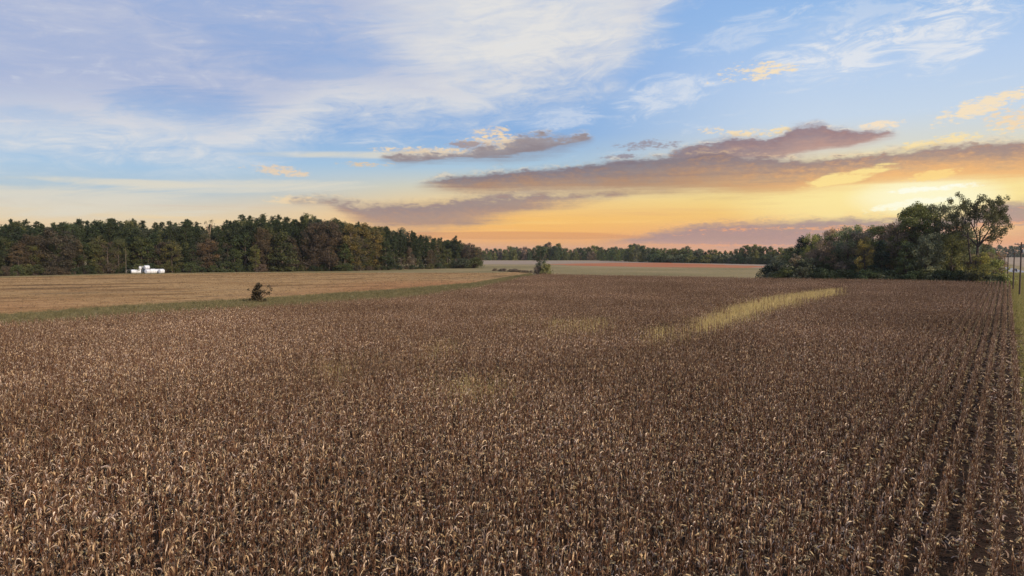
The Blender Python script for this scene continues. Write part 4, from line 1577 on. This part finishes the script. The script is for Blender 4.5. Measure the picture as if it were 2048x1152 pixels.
def make_wrap():
    m, N = mat('white_wrap')
    tc = N.n('ShaderNodeTexCoord')
    n = N.noise(S(N, tc.outputs['Object']), 2.2, 5)
    finish(N, principled(N, N.ramp(n, [(0.3, (0.42, 0.42, 0.44, 1)), (0.60, (0.66, 0.66, 0.67, 1))]), 0.38, 0.5, bump=n, bump_d=0.12))
    return m


WRAP = make_wrap()
TAPE = plain('wrap_end', (0.60, 0.61, 0.66), 0.5, 0.4, var=0.12)


def bale_mesh(rng, r=1.10, L=2.7):
    b = Buf()
    n = 20
    xs = np.array([-0.5, -0.475, -0.41, -0.28, -0.1, 0.1, 0.28, 0.41, 0.475, 0.5]) * L
    rr = np.array([0.66, 0.80, 0.93, 1.0, 0.975, 0.99, 1.0, 0.94, 0.81, 0.66]) * r
    V = []
    for x, q in zip(xs, rr):
        for j in range(n):
            a = 2 * math.pi * j / n
            k = q * (1 + 0.02 * math.sin(3 * a + x) + rng.normal() * 0.012)
            z = max(math.sin(a) * k, -r * 0.93)              # a flat where it rests
            V.append((x, math.cos(a) * k, z + r * 0.93))
    F = []
    for i in range(len(xs) - 1):
        for j in range(n):
            F.append((i * n + j, (i + 1) * n + j, (i + 1) * n + (j + 1) % n, i * n + (j + 1) % n))
    b.add(V, F)
    ends = []
    for s_ in (-1, 1):
        e_ = Buf()
        x = s_ * L * 0.5
        ring = np.array([(x, math.cos(2 * math.pi * j / n) * r * 0.66, max(math.sin(2 * math.pi * j / n) * r * 0.66, -r * 0.93) + r * 0.93) for j in range(n)])
        ring2 = ring.copy()
        ring2[:, 0] += s_ * 0.05
        ring2[:, 1] *= 0.6
        ring2[:, 2] = (ring2[:, 2] - r * 0.93) * 0.6 + r * 0.93
        vv = np.vstack([ring, ring2, [(x + s_ * 0.02, 0, r * 0.93)]])
        f4 = [(j, (j + 1) % n, n + (j + 1) % n, n + j) for j in range(n)]
        f3 = [(n + j, n + (j + 1) % n, 2 * n) for j in range(n)]
        if s_ < 0:
            f4 = [q[::-1] for q in f4]
            f3 = [q[::-1] for q in f3]
        e_.add(vv, f4)
        e_.f.append(np.array(f3))
        e_.v.append(np.zeros((0, 3)))
        e_.t.append(np.full(len(f3), 0.5))
        ends.append(e_)
    return b, ends


rng = np.random.default_rng(8)
bw, bends = bale_mesh(rng)
bale_me = bw.mesh('bale_wrap', WRAP)
end_me = [q.mesh('bale_end', TAPE) for q in bends]
GB = 'white wrapped bales at the wood edge'
bd = 326.0
bale_spots = [  # px, depth offset, height, turn, label
    (263, 1.8, 0, 1.0, 'white wrapped bale at the left end, turned so its end is shaded'),
    (273.5, -2.0, 0, 0.65, 'white wrapped bale second from the left, nearest the stubble'),
    (282.5, -0.8, 0, 0.5, 'white bale third from the left, beside the gap under the pair on top'),
    (292, 2.2, 0, 1.1, 'white bale set back in shade under the lower upper bale'),
    (288.0, 0.6, 1.65, 0.75, 'lower and left one of the two white bales lying on top'),
    (298.5, -0.6, 1.95, 1.05, 'highest white bale, right one of the two on top'),
    (300, -2.4, 0, 1.25, 'white bale in the middle of the ground row beneath the highest bale'),
    (309.5, -0.6, 0, 0.95, 'white bale in the ground row third from the right end'),
    (318, 1.0, 0, 0.7, 'white bale in the ground row next to the right end'),
    (326, 0.4, 0, 1.2, 'white bale standing at the right end of the row'),
]
for px, dd, z, turn, lab in bale_spots:
    d = bd + dd
    px = 294 + (px - 299) * 1.07
    e = empty('wrapped_bale', (gx(px, d), d, z), turn, (random.uniform(0.8, 0.98), random.uniform(0.93, 1.06), random.uniform(0.9, 1.08)))
    tag(e, lab, 'bale', GB)
    obj('wrap', bale_me, e)
    for q in end_me:
        obj('end_cap', q, e)


# ------------------------------------------------------------------ utility poles and wires
WOOD = plain('creosote_wood', (0.075, 0.055, 0.045), 0.9, 0.15, var=0.3)
CERAM = plain('insulator_glaze', (0.30, 0.28, 0.27), 0.3, 0.5)
WIRE = plain('wire_metal', (0.30, 0.29, 0.28), 0.45, 0.5, 0.3)
pole_spots = [(2039, 590, 12.4), (2026, 579, 10.2), (2014.5, 565.5, 9.6), (2008, 556.5, 9.4), (2003, 546, 9.2)]
tops = []
GP = 'utility poles on the verge'
labs = ['tallest utility pole, nearest on the verge, with a crossarm and drooping wires', 'second nearest utility pole on the verge, plain top',
        'third utility pole along the verge', 'fourth utility pole along the verge, beside the grove', 'farthest thin utility pole along the verge by the grove']
for i, ((px, py, h), lab) in enumerate(zip(pole_spots, labs)):
    x, y = at(px, py)
    e = empty('utility_pole', (x, y, 0), math.atan2(-rd.x, rd.y))
    tag(e, lab, 'utility pole', GP)
    b = Buf()
    tube(b, [(0, 0, -0.3), (0.01, 0, h * 0.5), (0, 0, h)], [0.19, 0.165, 0.12], 8)
    obj('pole', b.mesh('pole', WOOD), e)
    if i == 0:
        b = Buf()
        box(b, (0, 0.16, h - 0.55), (2.6, 0.12, 0.14))
        tube(b, [(-0.7, 0.14, h - 0.6), (0, 0.13, h - 1.4)], 0.03, 5)
        tube(b, [(0.7, 0.14, h - 0.6), (0, 0.13, h - 1.4)], 0.03, 5)
        obj('crossarm', b.mesh('crossarm', WOOD), e)
        for q in (-1.2, -0.65, 0.65, 1.2):
            b = Buf()
            tube(b, [(q, 0.16, h - 0.48), (q, 0.16, h - 0.36), (q, 0.16, h - 0.34), (q, 0.16, h - 0.22), (q, 0.16, h - 0.15)], [0.03, 0.03, 0.11, 0.10, 0.04], 8)
            obj('insulator', b.mesh('insulator', CERAM), e)
        b = Buf()
        tube(b, [(0.32, 0, h - 2.6), (0.32, 0, h - 2.5), (0.32, 0, h - 1.75), (0.32, 0, h - 1.65)], [0.16, 0.22, 0.22, 0.14], 10)
        obj('transformer', b.mesh('transformer', plain('grey_metal', (0.22, 0.22, 0.22), 0.5, 0.4)), e)
    else:
        b = Buf()
        box(b, (0, 0.15, h - 0.4), (0.9, 0.09, 0.1))
        obj('crossarm', b.mesh('crossarm', WOOD), e)
        for q in (-0.38, 0.38):
            b = Buf()
            tube(b, [(q, 0.15, h - 0.35), (q, 0.15, h - 0.27), (q, 0.15, h - 0.12)], [0.03, 0.09, 0.04], 6)
            obj('insulator', b.mesh('insulator', CERAM), e)
    tops.append((x, y, h))


def wire(name, p, q, sag, lab, r=0.02):
    t = np.linspace(0, 1, 17)[:, None]
    c = np.array(p) * (1 - t) + np.array(q) * t
    c[:, 2] -= sag * 4 * t[:, 0] * (1 - t[:, 0])
    b = Buf()
    tube(b, c, r, 4)
    o = obj(name, b.mesh(name, WIRE))
    return tag(o, lab, 'wire', 'overhead wires')


for i in range(4):
    (x0, y0, h0), (x1, y1, h1) = tops[i], tops[i + 1]
    for off, nm in ((-0.38, 'field side'), (0.38, 'road side')):
        wire('overhead_wire', (x0 + rn.x * off, y0 + rn.y * off, h0 - (0.6 if i == 0 else 0.12)), (x1 + rn.x * off, y1 + rn.y * off, h1 - 0.12), 0.7,
             'sagging overhead wire, %s, in the %s span from the nearest pole' % (nm, ordinal(i + 1)))
x0, y0, h0 = tops[0]
for off, nm in ((-1.2, 'left'), (1.2, 'right')):
    wire('service_wire', (x0 + rn.x * off, y0 + rn.y * off, h0 - 0.2), (x0 + 26, y0 - 14 + off * 3, 7.0), 2.2, 'pale service wire drooping from the %s crossarm end of the nearest pole' % nm, 0.035)


# ------------------------------------------------------------------ the car on the road
def car():
    c = rc + rd * (-6) + rn * (-1.7)
    e = empty('parked_car', (c.x, c.y, 0.03), math.atan2(-rd.x, rd.y))
    tag(e, 'dark grey estate car seen from behind on the pale road', 'car')
    PA = plain('dark_car_paint', (0.030, 0.033, 0.040), 0.3, 0.6, 0.2, var=0.05)
    GL = plain('car_glass', (0.02, 0.024, 0.03), 0.08, 0.7, var=0.05)
    RB = plain('tyre_rubber', (0.02, 0.02, 0.02), 0.9, 0.2)
    RIM = plain('rim_metal', (0.35, 0.35, 0.36), 0.35, 0.5, 0.6)
    RED = plain('tail_light', (0.35, 0.02, 0.02), 0.2, 0.6)
    # side profile extruded, narrowing to the roof; +y is forward
    prof = [(-2.25, 0.42), (-2.30, 0.75), (-2.22, 1.02), (-1.95, 1.55), (-1.60, 1.66), (0.30, 1.68), (1.00, 1.12), (2.05, 0.98), (2.28, 0.72), (2.25, 0.40), (1.85, 0.34), (-1.85, 0.34)]
    b = Buf()
    n = len(prof)
    half = lambda z: 0.90 - max(0, z - 0.95) * 0.24
    V = []
    for s_ in (-1, 1):
        V += [(s_ * half(z), y, z) for y, z in prof]
    F = [(i, (i + 1) % n, n + (i + 1) % n, n + i) for i in range(n)]
    b.add(V, F)
    import bmesh
    me = b.mesh('car_body', PA, smooth=False)
    bm = bmesh.new()
    bm.from_mesh(me)
    bm.verts.ensure_lookup_table()
    bm.faces.new([bm.verts[i] for i in range(n)][::-1])
    bm.faces.new([bm.verts[n + i] for i in range(n)])
    bmesh.ops.recalc_face_normals(bm, faces=bm.faces[:])
    bmesh.ops.bevel(bm, geom=bm.edges[:], offset=0.05, segments=2, affect='EDGES')
    bm.to_mesh(me)
    bm.free()
    obj('body', me, e)
    b = Buf()
    b.add([(-0.66, -2.190, 1.12), (0.66, -2.190, 1.12), (0.60, -2.005, 1.50), (-0.60, -2.005, 1.50)], [(0, 1, 2, 3)])
    obj('rear_window', b.mesh('rear_window', GL), e)
    b = Buf()
    b.add([(-0.70, 0.93, 1.22), (0.70, 0.93, 1.22), (0.62, 0.42, 1.62), (-0.62, 0.42, 1.62)], [(0, 1, 2, 3)])
    obj('windscreen', b.mesh('windscreen', GL), e)
    for s_ in (-1, 1):
        for y0_, y1_ in ((-1.8, -0.95), (-0.85, 0.0), (0.1, 0.75)):
            b = Buf()
            zt = 1.56 if y1_ < 0.5 else 1.38
            b.add([(s_ * 0.875, y0_, 1.12), (s_ * 0.875, y1_, 1.12), (s_ * (half(zt) + 0.012), y1_ - 0.08, zt), (s_ * (half(1.56) + 0.012), y0_ + 0.08, 1.56)], [(0, 1, 2, 3)])
            obj('side_window', b.mesh('side_window', GL), e)
        b = Buf()
        box(b, (s_ * 0.74, -2.29, 0.90), (0.26, 0.06, 0.22))
        obj('tail_light', b.mesh('tail_light', RED), e)
        for y_ in (-1.4, 1.4):
            w = Buf()
            tube(w, [(s_ * 0.70, y_, 0.33), (s_ * 0.73, y_, 0.33), (s_ * 0.89, y_, 0.33), (s_ * 0.92, y_, 0.33)], [0.29, 0.33, 0.33, 0.29], 18)
            wo = obj('wheel', w.mesh('tyre', RB), e)
            r_ = Buf()
            tube(r_, [(s_ * 0.91, y_, 0.33), (s_ * 0.93, y_, 0.33)], [0.2, 0.17], 14)
            obj('rim', r_.mesh('rim', RIM), wo)
    b = Buf()
    box(b, (0, -2.31, 0.52), (1.5, 0.08, 0.2))
    obj('bumper', b.mesh('bumper', RB), e)
    b = Buf()
    box(b, (0, -2.305, 0.82), (0.5, 0.03, 0.13))
    obj('number_plate', b.mesh('number_plate', PAINT), e)


car()


# ------------------------------------------------------------------ the air over the fields
def build_haze():
    b = Buf()
    box(b, (0, 2100, 24), (6100, 4900, 50))
    m, N = mat('thin_haze')
    v = N.n('ShaderNodeVolumePrincipled')
    v.inputs['Color'].default_value = (0.86, 0.88, 0.92, 1)
    v.inputs['Density'].default_value = 0.00005
    v.inputs['Anisotropy'].default_value = 0.2
    out = N.n('ShaderNodeOutputMaterial')
    N.t.links.new(v.outputs[0], out.inputs['Volume'])
    o = obj('haze', b.mesh('haze', m, smooth=False))
    tag(o, 'thin evening haze over the fields', None, None, 'stuff')


build_haze()
